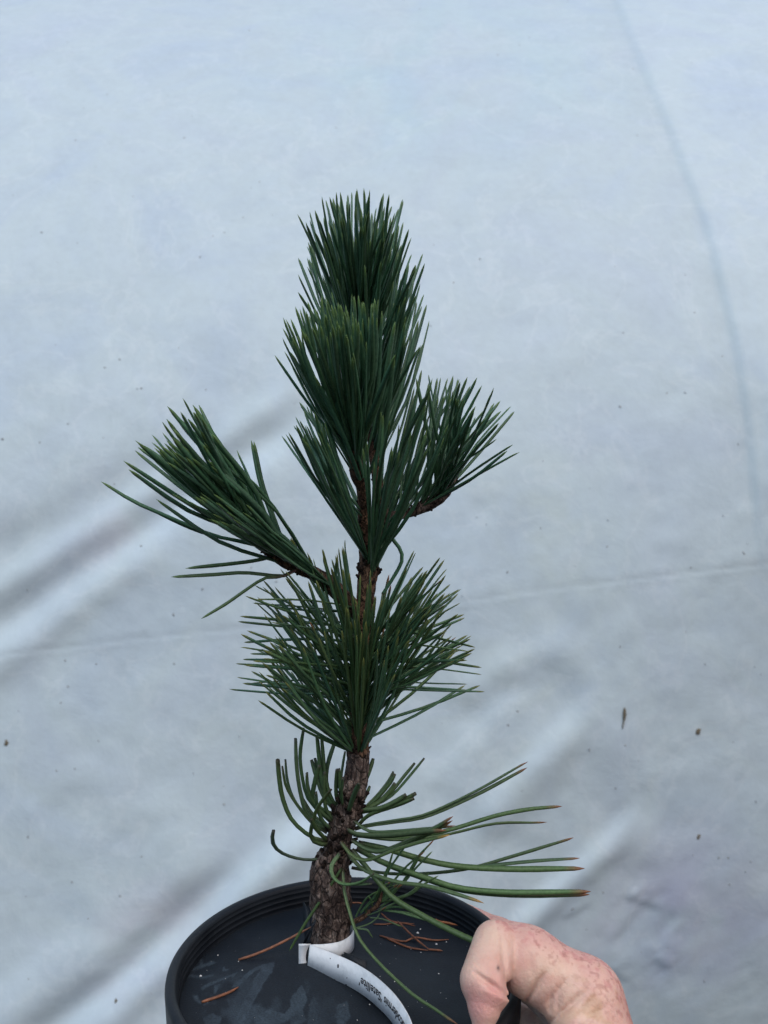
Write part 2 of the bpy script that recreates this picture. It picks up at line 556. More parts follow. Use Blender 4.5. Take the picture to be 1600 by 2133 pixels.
for (x, y, ru, rv, ang, lab) in [
        (1482, 1535, 8, 5.5, 1.0, 'dark brown seed scrap stuck on the film level with the pine\'s bare lower stem'),
        (1499, 1776, 6.5, 3.4, 1.2, 'small dark scrap stuck on the film above the crinkled lower corner'),
        (14, 1548, 6, 4.5, 1.4, 'lone brown speck on the film below the horizontal crease and its nearby small folds'),
        (245, 2080, 5.5, 3.0, 1.5, 'tiny pale brown scrap on the bright fold of film beside the pot')]:
    P, n = film_at(x, y, 0.0003)
    u = np.array([1.0, 0, 0]); v = np.cross(n, u); k = P[1] / FPX
    if v[2] < 0: v = -v
    uu, vv = u * math.cos(ang) + v * math.sin(ang), -u * math.sin(ang) + v * math.cos(ang)
    V_, F_ = blob(P, uu, vv, n, ru * k, rv * k, 0.0018, 10, 0.3)
    tag(mesh_obj('plant_debris', V_, F_, m_debris), lab, 'debris')
P0, n = film_at(1311, 1478, 0.0008); P1, _ = film_at(1311, 1497, 0.0012); P2, _ = film_at(1307, 1524, 0.0008)
V_, F_ = tube(catmull([P0, P1, P2], 9), [0.0006, 0.0017, 0.0020, 0.0022, 0.0016, 0.0009, 0.0008, 0.0007, 0.0004], 8)
tag(mesh_obj('bud_scale', V_, F_, m_debris), 'thin upright brown bud scale stuck on the film, longer than the other scraps', 'debris')

# ------------------------------------------------------------------ pot
PC = np.array([-0.0149, 0.2978, 0.0])
R0 = 0.0675
FLOOR = -0.0098
pot = thing('plant_pot', (PC[0], PC[1], -0.115), 'round black plastic nursery pot holding the pine, gripped by a hand', 'pot')
def lathe(prof, seg=160, closed=False):
    prof = np.array(prof)
    n = len(prof)
    a = np.linspace(0, 2 * np.pi, seg, endpoint=False)
    V = np.stack([prof[None, :, 0] * np.cos(a)[:, None], prof[None, :, 0] * np.sin(a)[:, None], np.broadcast_to(prof[None, :, 1], (seg, n))], 2).reshape(-1, 3) + PC
    f = []
    for i in range(seg):
        k = (i + 1) % seg
        for j in range(n - 1):
            f.append((i * n + j, k * n + j, k * n + j + 1, i * n + j + 1))
    return V, np.array(f)
# rim: outer skirt, rounded lip, inner wall with three moulded rings
prof_rim = [(0.0650, -0.0140), (0.0662, -0.0138), (0.0668, -0.0130), (0.0672, -0.0060), (0.0675, -0.0018), (0.0673, -0.0006), (0.0668, 0.0), (0.0655, 0.0003),
            (0.0642, 0.0), (0.0637, -0.0006), (0.0634, -0.0014)]
V_, F_ = lathe(prof_rim)
mesh_obj('rim', V_, F_, m_pot, pot)
z = -0.0014; r = 0.0634
prof_in = [(r, z)]
for k in range(4):
    prof_in += [(r - 0.00005, z - 0.0014), (r - 0.00028, z - 0.00165), (r - 0.00028, z - 0.0019), (r - 0.0001, z - 0.0022)]
    z -= 0.0024; r -= 0.00018
prof_in += [(0.0605, -0.05), (0.052, -0.112), (0.0, -0.112)]
V_, F_ = lathe(prof_in)
mesh_obj('inner_wall', V_, F_, m_pot, pot)
prof_out = [(0.0650, -0.0140), (0.0640, -0.016), (0.0620, -0.05), (0.0545, -0.1125), (0.050, -0.115), (0.0, -0.115)]
V_, F_ = lathe(prof_out)
mesh_obj('outer_wall', V_, F_, m_pot, pot)

# soil plug under the mat
V_, F_ = lathe([(0.0, FLOOR - 0.005), (0.03, FLOOR - 0.0045), (0.0608, FLOOR - 0.005), (0.057, -0.06), (0.0, -0.06)], 64)
soil = mesh_obj('soil', V_, F_, m_soil)
soil['kind'] = 'stuff'
tag(soil, 'dark potting soil under the black mat in the pot', 'soil')

# ------------------------------------------------------------------ weed mat: one slit disc, its right lip lapping over the left one
TD = 0.319                                           # depth of the trunk
TB = W(689, 1990, TD); TB[2] = FLOOR                 # foot of the trunk
seam_end = F(884, 2140, FLOOR)
th0 = math.atan2(seam_end[1] - TB[1], seam_end[0] - TB[0])
def mat_radius(a):
    """distance from the trunk to the pot's inner wall in direction a"""
    d = np.stack([np.cos(a), np.sin(a)], -1)
    oc = np.array([TB[0] - PC[0], TB[1] - PC[1]])
    bb = d @ oc
    return -bb + np.sqrt(bb ** 2 - (oc @ oc - 0.0626 ** 2))
na, nr = 460, 130
aa = np.linspace(th0 - 0.10, th0 + 2 * np.pi, na)    # anticlockwise from the seam; begins on the right-hand side tucked up
tt = np.linspace(0, 1, nr)
A, T = np.meshgrid(aa, tt, indexing='ij')
rin = 0.0088
Rm = mat_radius(A)
RR = rin + (Rm - rin) * T
# gentle sideways bow of the cut edge
bow = 0.055 * np.sin(np.pi * np.clip(T, 0, 1)) * np.exp(-((A - aa[0]) / 0.5) ** 2) * 1.0
AX = A - bow * 0.0
MX, MY = TB[0] + RR * np.cos(AX), TB[1] + RR * np.sin(AX)
lift = 0.0034 * np.exp(-((A - aa[0]) / 0.42) ** 2) * (0.55 + 0.45 * np.sin(np.pi * T))
lift += 0.0016 * np.exp(-((RR - rin) / 0.010) ** 2)
lift -= 0.0016 * np.exp(-((A - aa[-1]) / 0.25) ** 2)
Pm = np.stack([MX.ravel(), MY.ravel(), np.zeros(MX.size)], 1)
wav = 0.0010 * (fbm(Pm, 55, 21, 2).reshape(A.shape) - 0.5)
MV = np.stack([MX, MY, FLOOR + lift + wav], 2).reshape(-1, 3)
idx = (np.arange(na - 1)[:, None] * nr + np.arange(nr - 1)[None]).ravel()
MF = np.stack([idx, idx + 1, idx + nr + 1, idx + nr], 1)
mpx, mpy = to_px(MV)
mcol = np.tile(np.array([0.0055, 0.0090, 0.0135]), (len(MV), 1))
# chalky dried-water marks, each with its own outline (corner lists in photo pixels)
_wob = np.stack([mpx * 0.05, mpy * 0.05, np.zeros_like(mpx)], 1)
mpx0, mpy0 = mpx, mpy
mpx = mpx + 9 * (fbm(_wob, 1.6, 81, 3) - 0.5)
mpy = mpy + 7 * (fbm(_wob, 1.6, 91, 3) - 0.5)
def poly_mask(poly, soft=2.0):
    poly = np.array(poly, float)
    inside = np.zeros(len(mpx), bool); dmin = np.full(len(mpx), 1e9)
    for k in range(len(poly)):
        a, bb = poly[k], poly[(k + 1) % len(poly)]
        cond = (a[1] > mpy) != (bb[1] > mpy)
        xs = a[0] + (mpy - a[1]) * (bb[0] - a[0]) / (bb[1] - a[1] + 1e-9)
        inside ^= cond & (mpx < xs)
        d = bb - a; t = np.clip(((mpx - a[0]) * d[0] + (mpy - a[1]) * d[1]) / (d @ d), 0, 1)
        dmin = np.minimum(dmin, np.hypot(mpx - a[0] - t * d[0], mpy - a[1] - t * d[1]))
    return sstep(-soft, soft, np.where(inside, dmin, -dmin)), inside, dmin
def q7(l):                                            # coordinates read off an enlarged crop
    return [(340 + x / 5.333, 1980 + y / 5.333) for x, y in l]
marks = [
    (q7([(1240, 130), (1120, 150), (950, 235), (780, 360), (760, 400), (850, 390), (960, 280), (1100, 190), (1020, 300), (960, 440), (900, 560), (830, 700), (800, 800), (880, 816), (960, 700), (1040, 520), (1140, 330), (1200, 240)]), 0.75),
    (q7([(235, 260), (400, 285), (540, 280), (600, 270), (540, 300), (400, 312), (235, 285)]), 0.6),
    (q7([(280, 190), (420, 165), (560, 110), (590, 130), (500, 175), (400, 205), (270, 225)]), 0.5),
    (q7([(420, 400), (560, 340), (700, 280), (820, 250), (800, 300), (770, 310), (760, 280), (600, 350), (500, 400), (440, 440)]), 0.6),
    (q7([(570, 380), (630, 375), (600, 470), (575, 475)]), 0.5),
    (q7([(330, 500), (380, 490), (390, 540), (440, 580), (510, 560), (530, 575), (470, 605), (400, 590), (350, 550)]), 0.7),
    (q7([(670, 185), (725, 210), (660, 232)]), 0.7),
    (q7([(700, 540), (800, 520), (880, 470), (850, 600), (780, 640), (720, 610)]), 0.45),
    (q7([(450, 740), (560, 700), (660, 730), (640, 800), (560, 840), (470, 830)]), 0.6),
    (q7([(1010, 740), (1180, 650), (1300, 680), (1360, 700), (1420, 620), (1400, 560), (1480, 460), (1540, 390), (1560, 420), (1600, 560), (1560, 640), (1480, 720), (1400, 780), (1200, 830), (1010, 820)]), 0.65),
    (q7([(400, 110), (440, 105), (450, 160), (420, 165)]), 0.4),
    ([(652, 2075), (664, 2090), (662, 2133), (640, 2140), (644, 2100)], 0.35),
    ([(700, 2092), (722, 2085), (730, 2120), (712, 2140), (698, 2130)], 0.55),
    ([(600, 2105), (625, 2095), (640, 2125), (610, 2140)], 0.4),
]
Pn = np.stack([mpx * 0.02, mpy * 0.02, np.zeros_like(mpx)], 1)
gran = 0.35 + 0.9 * fbm(Pn, 5.0, 31, 3)
tot = np.zeros(len(MV))
for poly, k in marks:
    m, ins, dm = poly_mask(poly, 2.4)
    edge = np.exp(-(dm / 2.2) ** 2) * ins
    tot = np.maximum(tot, 0.72 * (m * k * gran + 0.2 * edge * k))
tot = np.maximum(tot, 0.35 * sstep(0.56, 0.75, fbm(Pn, 0.9, 41, 4)) * sstep(1990, 2080, mpy) * (1 - sstep(560, 760, mpx)))
mcol = mcol * (1 - tot[:, None]) + np.array([0.055, 0.080, 0.100]) * tot[:, None]
mat_o = mesh_obj('weed_mat', MV, MF, m_mat, None, mcol)
sol = mat_o.modifiers.new('thickness', 'SOLIDIFY'); sol.thickness = 0.0011; sol.offset = -1
tag(mat_o, 'black slit weed-control disc with chalky marks covering the soil in the pot', 'weed mat')

def mat_z(x, y):
    d = (MV[:, 0] - x) ** 2 + (MV[:, 1] - y) ** 2
    k = np.argsort(d)[:4]
    return MV[k, 2].max()

# the two little upturned tongues of mat beside the trunk
def strip_patch(name, quads, mat, parent, th=0.0007):
    V = [q for q in quads]
    n = len(V) // 2
    f = [(2 * i, 2 * i + 1, 2 * i + 3, 2 * i + 2) for i in range(n - 1)]
    o = mesh_obj(name, V, f, mat, parent, np.tile([0.010, 0.014, 0.019], (len(V), 1)))
    s = o.modifiers.new('thickness', 'SOLIDIFY'); s.thickness = th; s.offset = 0
    return o
strip_patch('mat_flap', [W(632, 1880, 0.3265), W(633, 1879, 0.3265), W(633, 1920, 0.3245), W(646, 1905, 0.3245), W(636, 1955, 0.3215), W(648, 1935, 0.3215), W(632, 1980, 0.3185), W(650, 1960, 0.3185)], m_mat, mat_o)
strip_patch('mat_flap', [W(626, 1975, 0.3175), W(632, 1975, 0.3175), W(640, 1945, 0.3165), W(645, 1946, 0.3165), W(657, 1916, 0.3120), W(659, 1917, 0.3120)], m_mat, mat_o)
strip_patch('mat_flap', [W(717, 1983, 0.3115), W(718, 2003, 0.3095), W(738, 1991, 0.3095), W(740, 2015, 0.3070), W(763, 2002, 0.3065), W(764, 2028, 0.3040)], m_mat, mat_o)

# white grit lying on the mat
SV, SF = [], []
for x, y, s in [(543, 1918, 2.0), (870, 1943, 3.6), (909, 1967, 3.0), (930, 1962, 2.0), (876, 1935, 2.2), (497, 2004, 2.0), (418, 2033, 3.4), (505, 2022, 2.2), (454, 1989, 2.0),
                (812, 1900, 2.2), (877, 1984, 1.8), (823, 1969, 1.5), (914, 2030, 2.0), (918, 2076, 1.6), (770, 2087, 2.0), (822, 2054, 1.5), (744, 2125, 1.8), (856, 1977, 1.6)] + \
               [(random.uniform(400, 980), random.uniform(1905, 2130), random.uniform(0.6, 1.3)) for _ in range(70)]:
    P = F(x, y, FLOOR)
    if math.hypot(P[0] - PC[0], P[1] - PC[1]) > 0.059: continue
    P[2] = mat_z(P[0], P[1]) - 0.0001
    s *= P[1] / FPX
    V_, F_ = blob(P, np.array([1.0, 0, 0]), np.array([0, 1.0, 0]), np.array([0, 0, 1.0]), s, s * random.uniform(0.6, 1), s * 0.9, 6)
    o0 = len(SV); SV += V_; SF += [tuple(o0 + q for q in f) for f in F_]
g = mesh_obj('perlite_grit', SV, SF, m_grit)
g['kind'] = 'stuff'
tag(g, 'tiny white grit grains scattered on the black mat', 'grit')

# ------------------------------------------------------------------ pine
pine = thing('pine_sapling', tuple(TB), 'young dark green pine with long needles growing in the black pot', 'pine tree')

def stem(name, pts, mat, rough=0.10, sides=40, step=0.0009, seed=0, parent=pine, scale_marks=0.0):
    """pts: (px, py, depth m, half width px)"""
    P = np.array([np.r_[W(x, y, d), h * d / FPX] for x, y, d, h in pts])
    ln = np.linalg.norm(np.diff(P[:, :3], axis=0), axis=1).sum()
    n = max(8, int(ln / step))
    Q = catmull(P, n)
    V, f = tube(Q[:, :3], 1.0, sides, cap=True)
    cen = np.repeat(Q[:, :3], sides, 0); r = np.repeat(np.maximum(Q[:, 3], 0.0002), sides)
    d = V - cen
    d /= np.linalg.norm(d, axis=1, keepdims=True)
    S = cen + d * r[:, None]
    dn = (fbm(S, 170, seed, 3) - 0.5) * 2.0 * rough + (fbm(S * [1, 1, 0.5], 620, seed + 7, 2) - 0.5) * rough * 1.1
    if scale_marks:
        ang = np.tile(np.arange(sides) / sides, n); run = np.repeat(np.linspace(0, ln, n), sides)
        k1 = np.sin((ang * 5 + run / 0.0075) * 2 * np.pi); k2 = np.sin((ang * 5 - run / 0.0075) * 2 * np.pi)
        dn += scale_marks * np.maximum(k1, k2)
    S = cen + d * (r * (1 + dn))[:, None]
    return mesh_obj(name, S, f, mat, parent)

trunk = stem('trunk', [(689, 2004, TD, 37), (689, 1965, TD, 38), (690, 1900, TD, 40), (687, 1850, TD, 41), (686, 1818, TD, 40), (694, 1795, TD, 36), (703, 1772, TD, 28), (709, 1745, TD, 26),
                       (715, 1715, TD, 27), (727, 1680, TD, 27), (738, 1640, TD, 26), (745, 1600, TD, 24), (747, 1565, TD, 24)], m_bark_old, 0.20, 64, seed=1, scale_marks=0.03)
upper = stem('upper_stem', [(747, 1572, TD, 23), (746, 1535, TD, 20), (744, 1480, TD, 16), (746, 1430, TD, 15), (750, 1370, TD, 15), (755, 1310, TD, 17), (760, 1260, TD, 18), (764, 1215, TD, 19), (769, 1170, TD + 0.001, 21), (772, 1140, TD + 0.002, 23)],
             m_bark_young, 0.13, 40, seed=2, scale_marks=0.05)
LEADER = [(774, 1155, TD + 0.002, 15), (783, 1095, TD + 0.004, 14), (789, 1045, TD + 0.006, 12), (786, 1000, TD + 0.008, 11), (772, 900, TD + 0.012, 9), (757, 800, TD + 0.014, 8), (745, 710, TD + 0.015, 7), (733, 650, TD + 0.015, 6), (727, 628, TD + 0.015, 4)]
FRONT = [(768, 1160, TD, 15), (759, 1110, TD - 0.001, 13), (757, 1060, TD - 0.003, 12), (755, 1015, TD - 0.006, 13), (745, 985, TD - 0.009, 16), (738, 930, TD - 0.014, 13), (733, 880, TD - 0.018, 8)]
LEFT = [(758, 1290, TD, 14), (715, 1245, TD - 0.003, 17), (692, 1222, TD - 0.005, 17), (655, 1196, TD - 0.007, 15), (588, 1166, TD - 0.012, 13), (520, 1118, TD - 0.017, 10), (470, 1084, TD - 0.020, 6)]
RIGHT = [(768, 1165, TD + 0.002, 12), (785, 1120, TD + 0.005, 13), (806, 1080, TD + 0.008, 12), (840, 1072, TD + 0.011, 9), (880, 1056, TD + 0.014, 13), (915, 1036, TD + 0.016, 14), (940, 1005, TD + 0.017, 10), (952, 980, TD + 0.017, 5)]
stem('leader_shoot', LEADER, m_bark_young, 0.14, 28, seed=3)
stem('front_shoot', FRONT, m_bark_young, 0.14, 28, seed=4)
stem('side_branch', LEFT, m_bark_young, 0.14, 30, seed=5, scale_marks=0.04)
stem('side_branch', RIGHT, m_bark_old, 0.18, 28, seed=6)
stem('dead_stub', [(790, 1120, TD + 0.001, 9), (800, 1085, TD, 9), (806, 1064, TD - 0.001, 8), (807, 1059, TD - 0.001, 6)], m_bark_old, 0.2, 20, seed=8)
stem('bud', [(725, 632, TD + 0.014, 3), (724, 620, TD + 0.0135, 4.5), (723, 602, TD + 0.0135, 4), (722.5, 586, TD + 0.0135, 1)], m_bud, 0.1, 12, seed=9)
stem('bud', [(732, 882, TD - 0.019, 4), (730, 862, TD - 0.021, 5.5), (729, 845, TD - 0.022, 4.5), (729, 834, TD - 0.0225, 2)], m_bud, 0.1, 12, seed=10)
stem('bud', [(462, 1082, TD - 0.0215, 4), (454, 1073, TD - 0.0225, 5.5), (447, 1064, TD - 0.023, 4), (444, 1058, TD - 0.0235, 1.5)], m_bud, 0.1, 12, seed=11)

# ---- needles
SEC = np.array([(1, 0), (0.62, 0.66), (0, 0.92), (-0.62, 0.66), (-1, 0), (0, -0.28)])
NEEDLES = []                                          # (V, F, col, priority)
G_DARK = np.array([0.054, 0.128, 0.072])
G_MID = np.array([0.062, 0.116, 0.046])
G_LOW = np.array([0.058, 0.105, 0.045])
G_THIN = np.array([0.060, 0.115, 0.050])
T_GREEN = np.array([0.095, 0.165, 0.050])
T_YEL = np.array([0.155, 0.175, 0.05])
T_BROWN = np.array([0.20, 0.085, 0.045])
SHEATH = np.array([0.030, 0.020, 0.015])
def needle(pts, r, col, tipcol=None, tip=0.05, cut=False, prio=1.0, n=8, axis_dir=None, base=0.04, basecol=SHEATH):
    # rings closer together towards the foot and the point
    t = np.unique(np.r_[0, 0.045, np.linspace(0.12, 0.90, n - 3), 0.95, 1.0])
    Q = catmull(np.array(pts, float), 121)[np.round(t * 120).astype(int)]
    tn, a, bvec = frames(Q)
    ang = random.uniform(0, 6.28)
    rad = np.interp(t, [0, 0.06, 0.2, 0.85, 1.0], [0.95, 0.85, 0.95, 1.0, 0.72]) * r
    rows, rr, tt_ = [Q], rad, t
    if cut:
        Qe, re_ = Q, rad
    else:
        ext = tn[-1] * r * 1.6
        Q = np.vstack([Q, Q[-1] + ext, Q[-1] + ext * 2.2]); rad = np.r_[rad, 0.5 * r, 0.06 * r]
        a = np.vstack([a, a[-1:], a[-1:]]); bvec = np.vstack([bvec, bvec[-1:], bvec[-1:]])
        tt_ = np.r_[t * (1 - 0.0), 1.02, 1.05]
    ca, sa = math.cos(ang), math.sin(ang)
    u = a * ca + bvec * sa; v = -a * sa + bvec * ca
    V = (Q[:, None] + rad[:, None, None] * (u[:, None] * SEC[None, :, 0:1] + v[:, None] * SEC[None, :, 1:2])).reshape(-1, 3)
    m = len(Q); k = len(SEC)
    f = []
    for i in range(m - 1):
        for j in range(k):
            f.append((i * k + j, i * k + (j + 1) % k, (i + 1) * k + (j + 1) % k, (i + 1) * k + j))
    f.append(tuple((m - 1) * k + j for j in range(k)))
    vary = random.uniform(0.8, 1.25)
    cc = np.tile(col * vary * np.array([random.uniform(0.9, 1.15), 1, random.uniform(0.85, 1.1)]), (m, 1))
    s = np.clip(1 - tt_ / max(base, 1e-3), 0, 1)[:, None] ** 0.7
    cc = cc * (1 - s) + basecol * s
    if cut:
        s = sstep(0.90, 1.0, tt_)[:, None] * 0.85
        cc = cc * (1 - s) + np.array([0.035, 0.026, 0.022]) * s
    elif tipcol is not None:
        s = sstep(1 - tip, 1.03, tt_)[:, None]
        cc = cc * (1 - s) + tipcol * s
    NEEDLES.append((V, f, np.repeat(cc, k, 0), prio))

def axis_pts(A, y_from=None):
    Q = catmull(np.array([np.r_[W(x, y, d), h * d / FPX] for x, y, d, h in A]), 60)
    return Q

def cluster(axis, tips, L, col, tipcol, r, fill, s0=0.0, s1=1.0, bulge=0.06, fmin=0.82, tip=0.05, back=0.5, basecol=SHEATH, spread=130, col2=None, bend=0.0):
    """tips in photo pixels; each needle's foot is looked up on the axis so that its real length is about L, the rest of the length goes in depth"""
    Q = axis_pts(axis)
    n0, n1 = int(s0 * 59), int(s1 * 59) + 1
    Q = Q[n0:n1]
    ax = np.gradient(Q[:, :3], axis=0); ax /= np.linalg.norm(ax, axis=1, keepdims=True)
    qx, qy = to_px(Q[:, :3])
    allt = [(x, y, 1) for x, y in tips]
    T = np.array(tips, float)
    tries = 0
    while fill > 0 and tries < 5000:
        tries += 1
        i, j = rng.integers(len(T), size=2)
        if i == j or np.hypot(*(T[i] - T[j])) > spread: continue
        u = rng.random()
        p = T[i] * u + T[j] * (1 - u)
        k = np.argmin(np.hypot(qx - p[0], qy - p[1]))
        p = p + (np.array([qx[k], qy[k]]) - p) * rng.random() * 0.25
        allt.append((p[0], p[1], 0)); fill -= 1
    for x, y, traced in allt:
        Ln = L * random.uniform(0.9, 1.08)
        f = random.uniform(fmin, 0.99) if traced else random.uniform(fmin - 0.14, 0.98)
        Dm = Q[:, 1]
        d2 = np.hypot(qx - x, qy - y) * Dm / FPX
        ok = np.array([(np.array([x, y]) - np.array([qx[k], qy[k]])) @ np.array([ax[k, 0], -ax[k, 2]]) > -0.15 * d2[k] * FPX / Dm[k] for k in range(len(Q))])
        cost = np.abs(d2 - f * Ln) + np.where(ok, 0, 1.0)
        k = int(np.argmin(cost))
        d = d2[k]
        dz = math.sqrt(max(Ln ** 2 - d ** 2, 0))
        dz = min(dz, 0.75 * Ln)
        sg = -1 if random.random() > back else 1
        # needles ending over the stem itself must come forward or go back; silhouettes stay near the stem's depth
        Dt = Q[k, 1] + sg * dz
        tipw = W(x, y, Dt)
        b0 = Q[k, :3]
        rad = tipw - b0
        out = rad - ax[k] * (rad @ ax[k])
        lo = np.linalg.norm(out) + 1e-9
        out = out / lo
        b1 = b0 + out * Q[k, 3] * 0.75
        mid = b1 * 0.5 + tipw * 0.5 + out * bulge * Ln * random.uniform(0.5, 1.3) + np.array([random.gauss(0, 1), random.gauss(0, 1), random.gauss(0, 1)]) * 0.0010
        c_ = col if col2 is None else col * (1 - (w_ := random.random())) + col2 * w_
        tc = tipcol if (col is not G_MID or random.random() < 0.95) else T_BROWN
        needle([b1, mid, tipw], r * random.uniform(0.85, 1.12), c_, tc, tip, prio=(2.0 if traced else 1.0) + (0.5 if sg < 0 else 0), basecol=basecol)

def q1(l):
    return [(500 + x / 2.58, 380 + y / 2.58) for x, y in l]
def q2(l):
    return [(200 + x / 2.58, 820 + y / 2.58) for x, y in l]
def q3(l):
    return [(460 + x / 2.7586, 1100 + y / 2.7586) for x, y in l]
leader_tips = q1([(325, 205), (382, 182), (363, 237), (385, 228), (414, 188), (447, 113), (467, 117), (510, 150), (520, 85), (545, 92), (580, 88), (600, 75), (632, 65), (625, 85), (668, 62), (697, 72),
    (768, 85), (757, 110), (797, 100), (868, 115), (872, 120), (825, 197), (895, 290), (910, 330), (880, 330), (975, 405), (980, 470), (915, 408), (930, 480), (940, 478), (960, 570), (980, 627), (995, 687), (968, 687),
    (1010, 768), (975, 895), (960, 905), (380, 360), (370, 430), (323, 430), (330, 530), (375, 485), (330, 618), (445, 450), (465, 278), (372, 290), (540, 195), (685, 345), (700, 345),
    (805, 405), (820, 290), (530, 535), (560, 180), (640, 150), (655, 200), (690, 220), (735, 245), (790, 205), (780, 300), (850, 250), (865, 400), (500, 240), (480, 300), (590, 250)])
cluster(LEADER, leader_tips, 0.062, G_DARK, T_GREEN, 0.00078, 155, 0.30, 0.97, 0.045, tip=0.04)
cluster(LEADER, q1([(860, 560), (900, 470), (935, 640), (890, 600), (915, 720), (880, 790), (950, 780), (900, 860), (850, 700), (955, 960), (845, 480), (820, 570)]), 0.060, G_DARK, T_GREEN, 0.00090, 20, 0.15, 0.6, 0.05, tip=0.04)
front_tips = q1([(440, 655), (465, 650), (500, 625), (527, 650), (530, 690), (555, 650), (602, 632), (612, 650), (640, 648), (655, 685), (668, 685), (705, 690), (725, 672), (740, 675), (760, 735),
    (760, 820), (375, 680), (410, 710), (345, 700), (312, 710), (340, 745), (250, 770), (290, 775), (248, 820), (245, 868), (255, 940), (213, 965), (470, 835), (628, 845), (575, 740), (598, 715), (610, 745),
    (500, 910), (420, 1080), (825, 795), (825, 975), (318, 905), (380, 745), (415, 715), (440, 700), (570, 700), (690, 760), (640, 720)])
cluster(FRONT, front_tips, 0.056, G_DARK * 1.12, T_GREEN * 1.25, 0.00083, 110, 0.55, 0.98, 0.05, tip=0.06, back=0.25)
whorl = q1([(335, 1205), (310, 1280), (318, 1340), (325, 1345), (240, 1385), (265, 1385), (370, 1225), (385, 1230), (440, 1200), (445, 1215), (430, 1270), (460, 1400), (405, 1240), (360, 1330)])
cluster([(768, 1165, TD, 15), (760, 1120, TD - 0.001, 13), (757, 1070, TD - 0.003, 12), (755, 1030, TD - 0.005, 12)], whorl, 0.064, G_DARK, T_GREEN, 0.00082, 30, 0.0, 1.0, 0.04, tip=0.04)
whorl_r = q1([(755, 1265), (665, 1470), (850, 1480), (870, 1480), (1000, 1350), (1100, 1340), (1060, 1285), (960, 1255), (1010, 1110), (1022, 1090), (930, 1130), (850, 1330), (1160, 1350), (1040, 1400), (990, 1470), (910, 1380), (1000, 1180), (970, 1040)])
cluster([(772, 1180, TD, 20), (775, 1130, TD, 14), (784, 1080, TD + 0.002, 12), (787, 1040, TD + 0.004, 12)], whorl_r, 0.062, G_DARK, T_GREEN, 0.00082, 26, 0.0, 1.0, 0.05, tip=0.04, back=0.5)
cluster([(771, 1200, TD, 20), (768, 1160, TD, 18), (764, 1110, TD, 14), (762, 1050, TD - 0.002, 12)], q1([(665, 1470), (720, 1540), (810, 1460)]), 0.056, G_DARK, T_GREEN, 0.00085, 0, 0.0, 1.0, 0.03, fmin=0.8, tip=0.04, back=0.0)
right_tips = q1([(1018, 1055), (1075, 1075), (1110, 1075), (1140, 1068), (1165, 1075), (1170, 1080), (1210, 1077), (1258, 1082), (1285, 1120), (1350, 1135), (1380, 1198), (1440, 1222), (1460, 1248),
    (1355, 1395), (1225, 1415), (1437, 1430), (1470, 1468), (1248, 1235), (1195, 1110), (955, 1090), (1125, 1090), (1010, 1160), (1090, 1180), (1140, 1150), (940, 1190), (1050, 1130)])
cluster(RIGHT, right_tips, 0.052, G_DARK, T_GREEN, 0.00080, 38, 0.45, 1.0, 0.07, fmin=0.75, tip=0.05)
left_tips = q2([(485, 62), (418, 108), (550, 105), (570, 97), (475, 135), (540, 150), (390, 195), (408, 175), (378, 232), (325, 252), (330, 290), (253, 282), (260, 312), (247, 335), (197, 393), (212, 433),
    (370, 598), (650, 252), (645, 300), (480, 265), (495, 310), (445, 355), (570, 370), (665, 565), (440, 375), (500, 180), (580, 210), (620, 330), (690, 380), (400, 300), (350, 330), (520, 420), (680, 330), (430, 250)])
cluster(LEFT, left_tips, 0.060, G_DARK * 1.08, T_GREEN, 0.00096, 44, 0.42, 0.98, 0.05, tip=0.05, back=0.28, spread=90)
cluster(LEFT, q2([(600, 560), (520, 600), (700, 640), (800, 700), (760, 600), (450, 560), (860, 760), (640, 690), (900, 700), (830, 620)]), 0.050, G_DARK, T_GREEN, 0.00095, 16, 0.30, 0.85, 0.05, fmin=0.62, tip=0.05, back=0.0, spread=140)
# a handful of single needles of the left branch
def chain(l, q, D0, D1, r, col, tipcol=None, cut=False, tip=0.06, prio=3.0, base=0.04, basecol=SHEATH, n=12, pair=0.0):
    """polyline read off an enlarged crop; depth runs from D0 at the foot to D1 at the tip"""
    P = q(l)
    s = np.r_[0, np.cumsum([math.hypot(P[i + 1][0] - P[i][0], P[i + 1][1] - P[i][1]) for i in range(len(P) - 1)])]
    s = s / s[-1]
    D0s = np.atleast_1d(D0)
    pts = [W(p[0], p[1], D0 + (D1 - D0) * t) for p, t in zip(P, s)]
    needle(pts, r, col, tipcol, tip, cut, prio, n, base=base, basecol=basecol)
    if pair:
        pts2 = [p + np.array([random.uniform(-.2, .2), 0.0012, -0.0011]) * [0.0005, 1, 1] * min(1, 0.3 + t) + np.array([0, 0, -pair]) * t ** 2 for p, t in zip(pts, s)]
        needle(pts2, r * 0.95, col, tipcol, tip, cut, prio - 0.5, n, base=base, basecol=basecol)
TL = TD - 0.014
chain([(960, 850), (800, 800), (620, 760), (345, 645), (200, 580), (70, 500)], q2, TL, TL - 0.012, 0.00098, G_DARK, T_GREEN)
chain([(930, 830), (760, 790), (560, 740), (345, 647)], q2, TL, TL - 0.006, 0.00095, G_DARK, T_GREEN)
chain([(1020, 850), (960, 700), (920, 590), (880, 470), (843, 292)], q2, TL, TL + 0.004, 0.00092, G_DARK, T_GREEN)
chain([(990, 850), (900, 650), (830, 460), (775, 340)], q2, TL, TL + 0.006, 0.00092, G_DARK, T_GREEN)
chain([(1025, 850), (968, 700), (930, 590), (890, 470), (856, 296)], q2, TL + 0.001, TL + 0.006, 0.00088, G_DARK, T_GREEN)
chain([(985, 868), (855, 898), (700, 918), (528, 935)], q2, TL, TL - 0.008, 0.00095, G_MID, T_GREEN, base=0.2, basecol=np.array([0.05, 0.02, 0.018]))
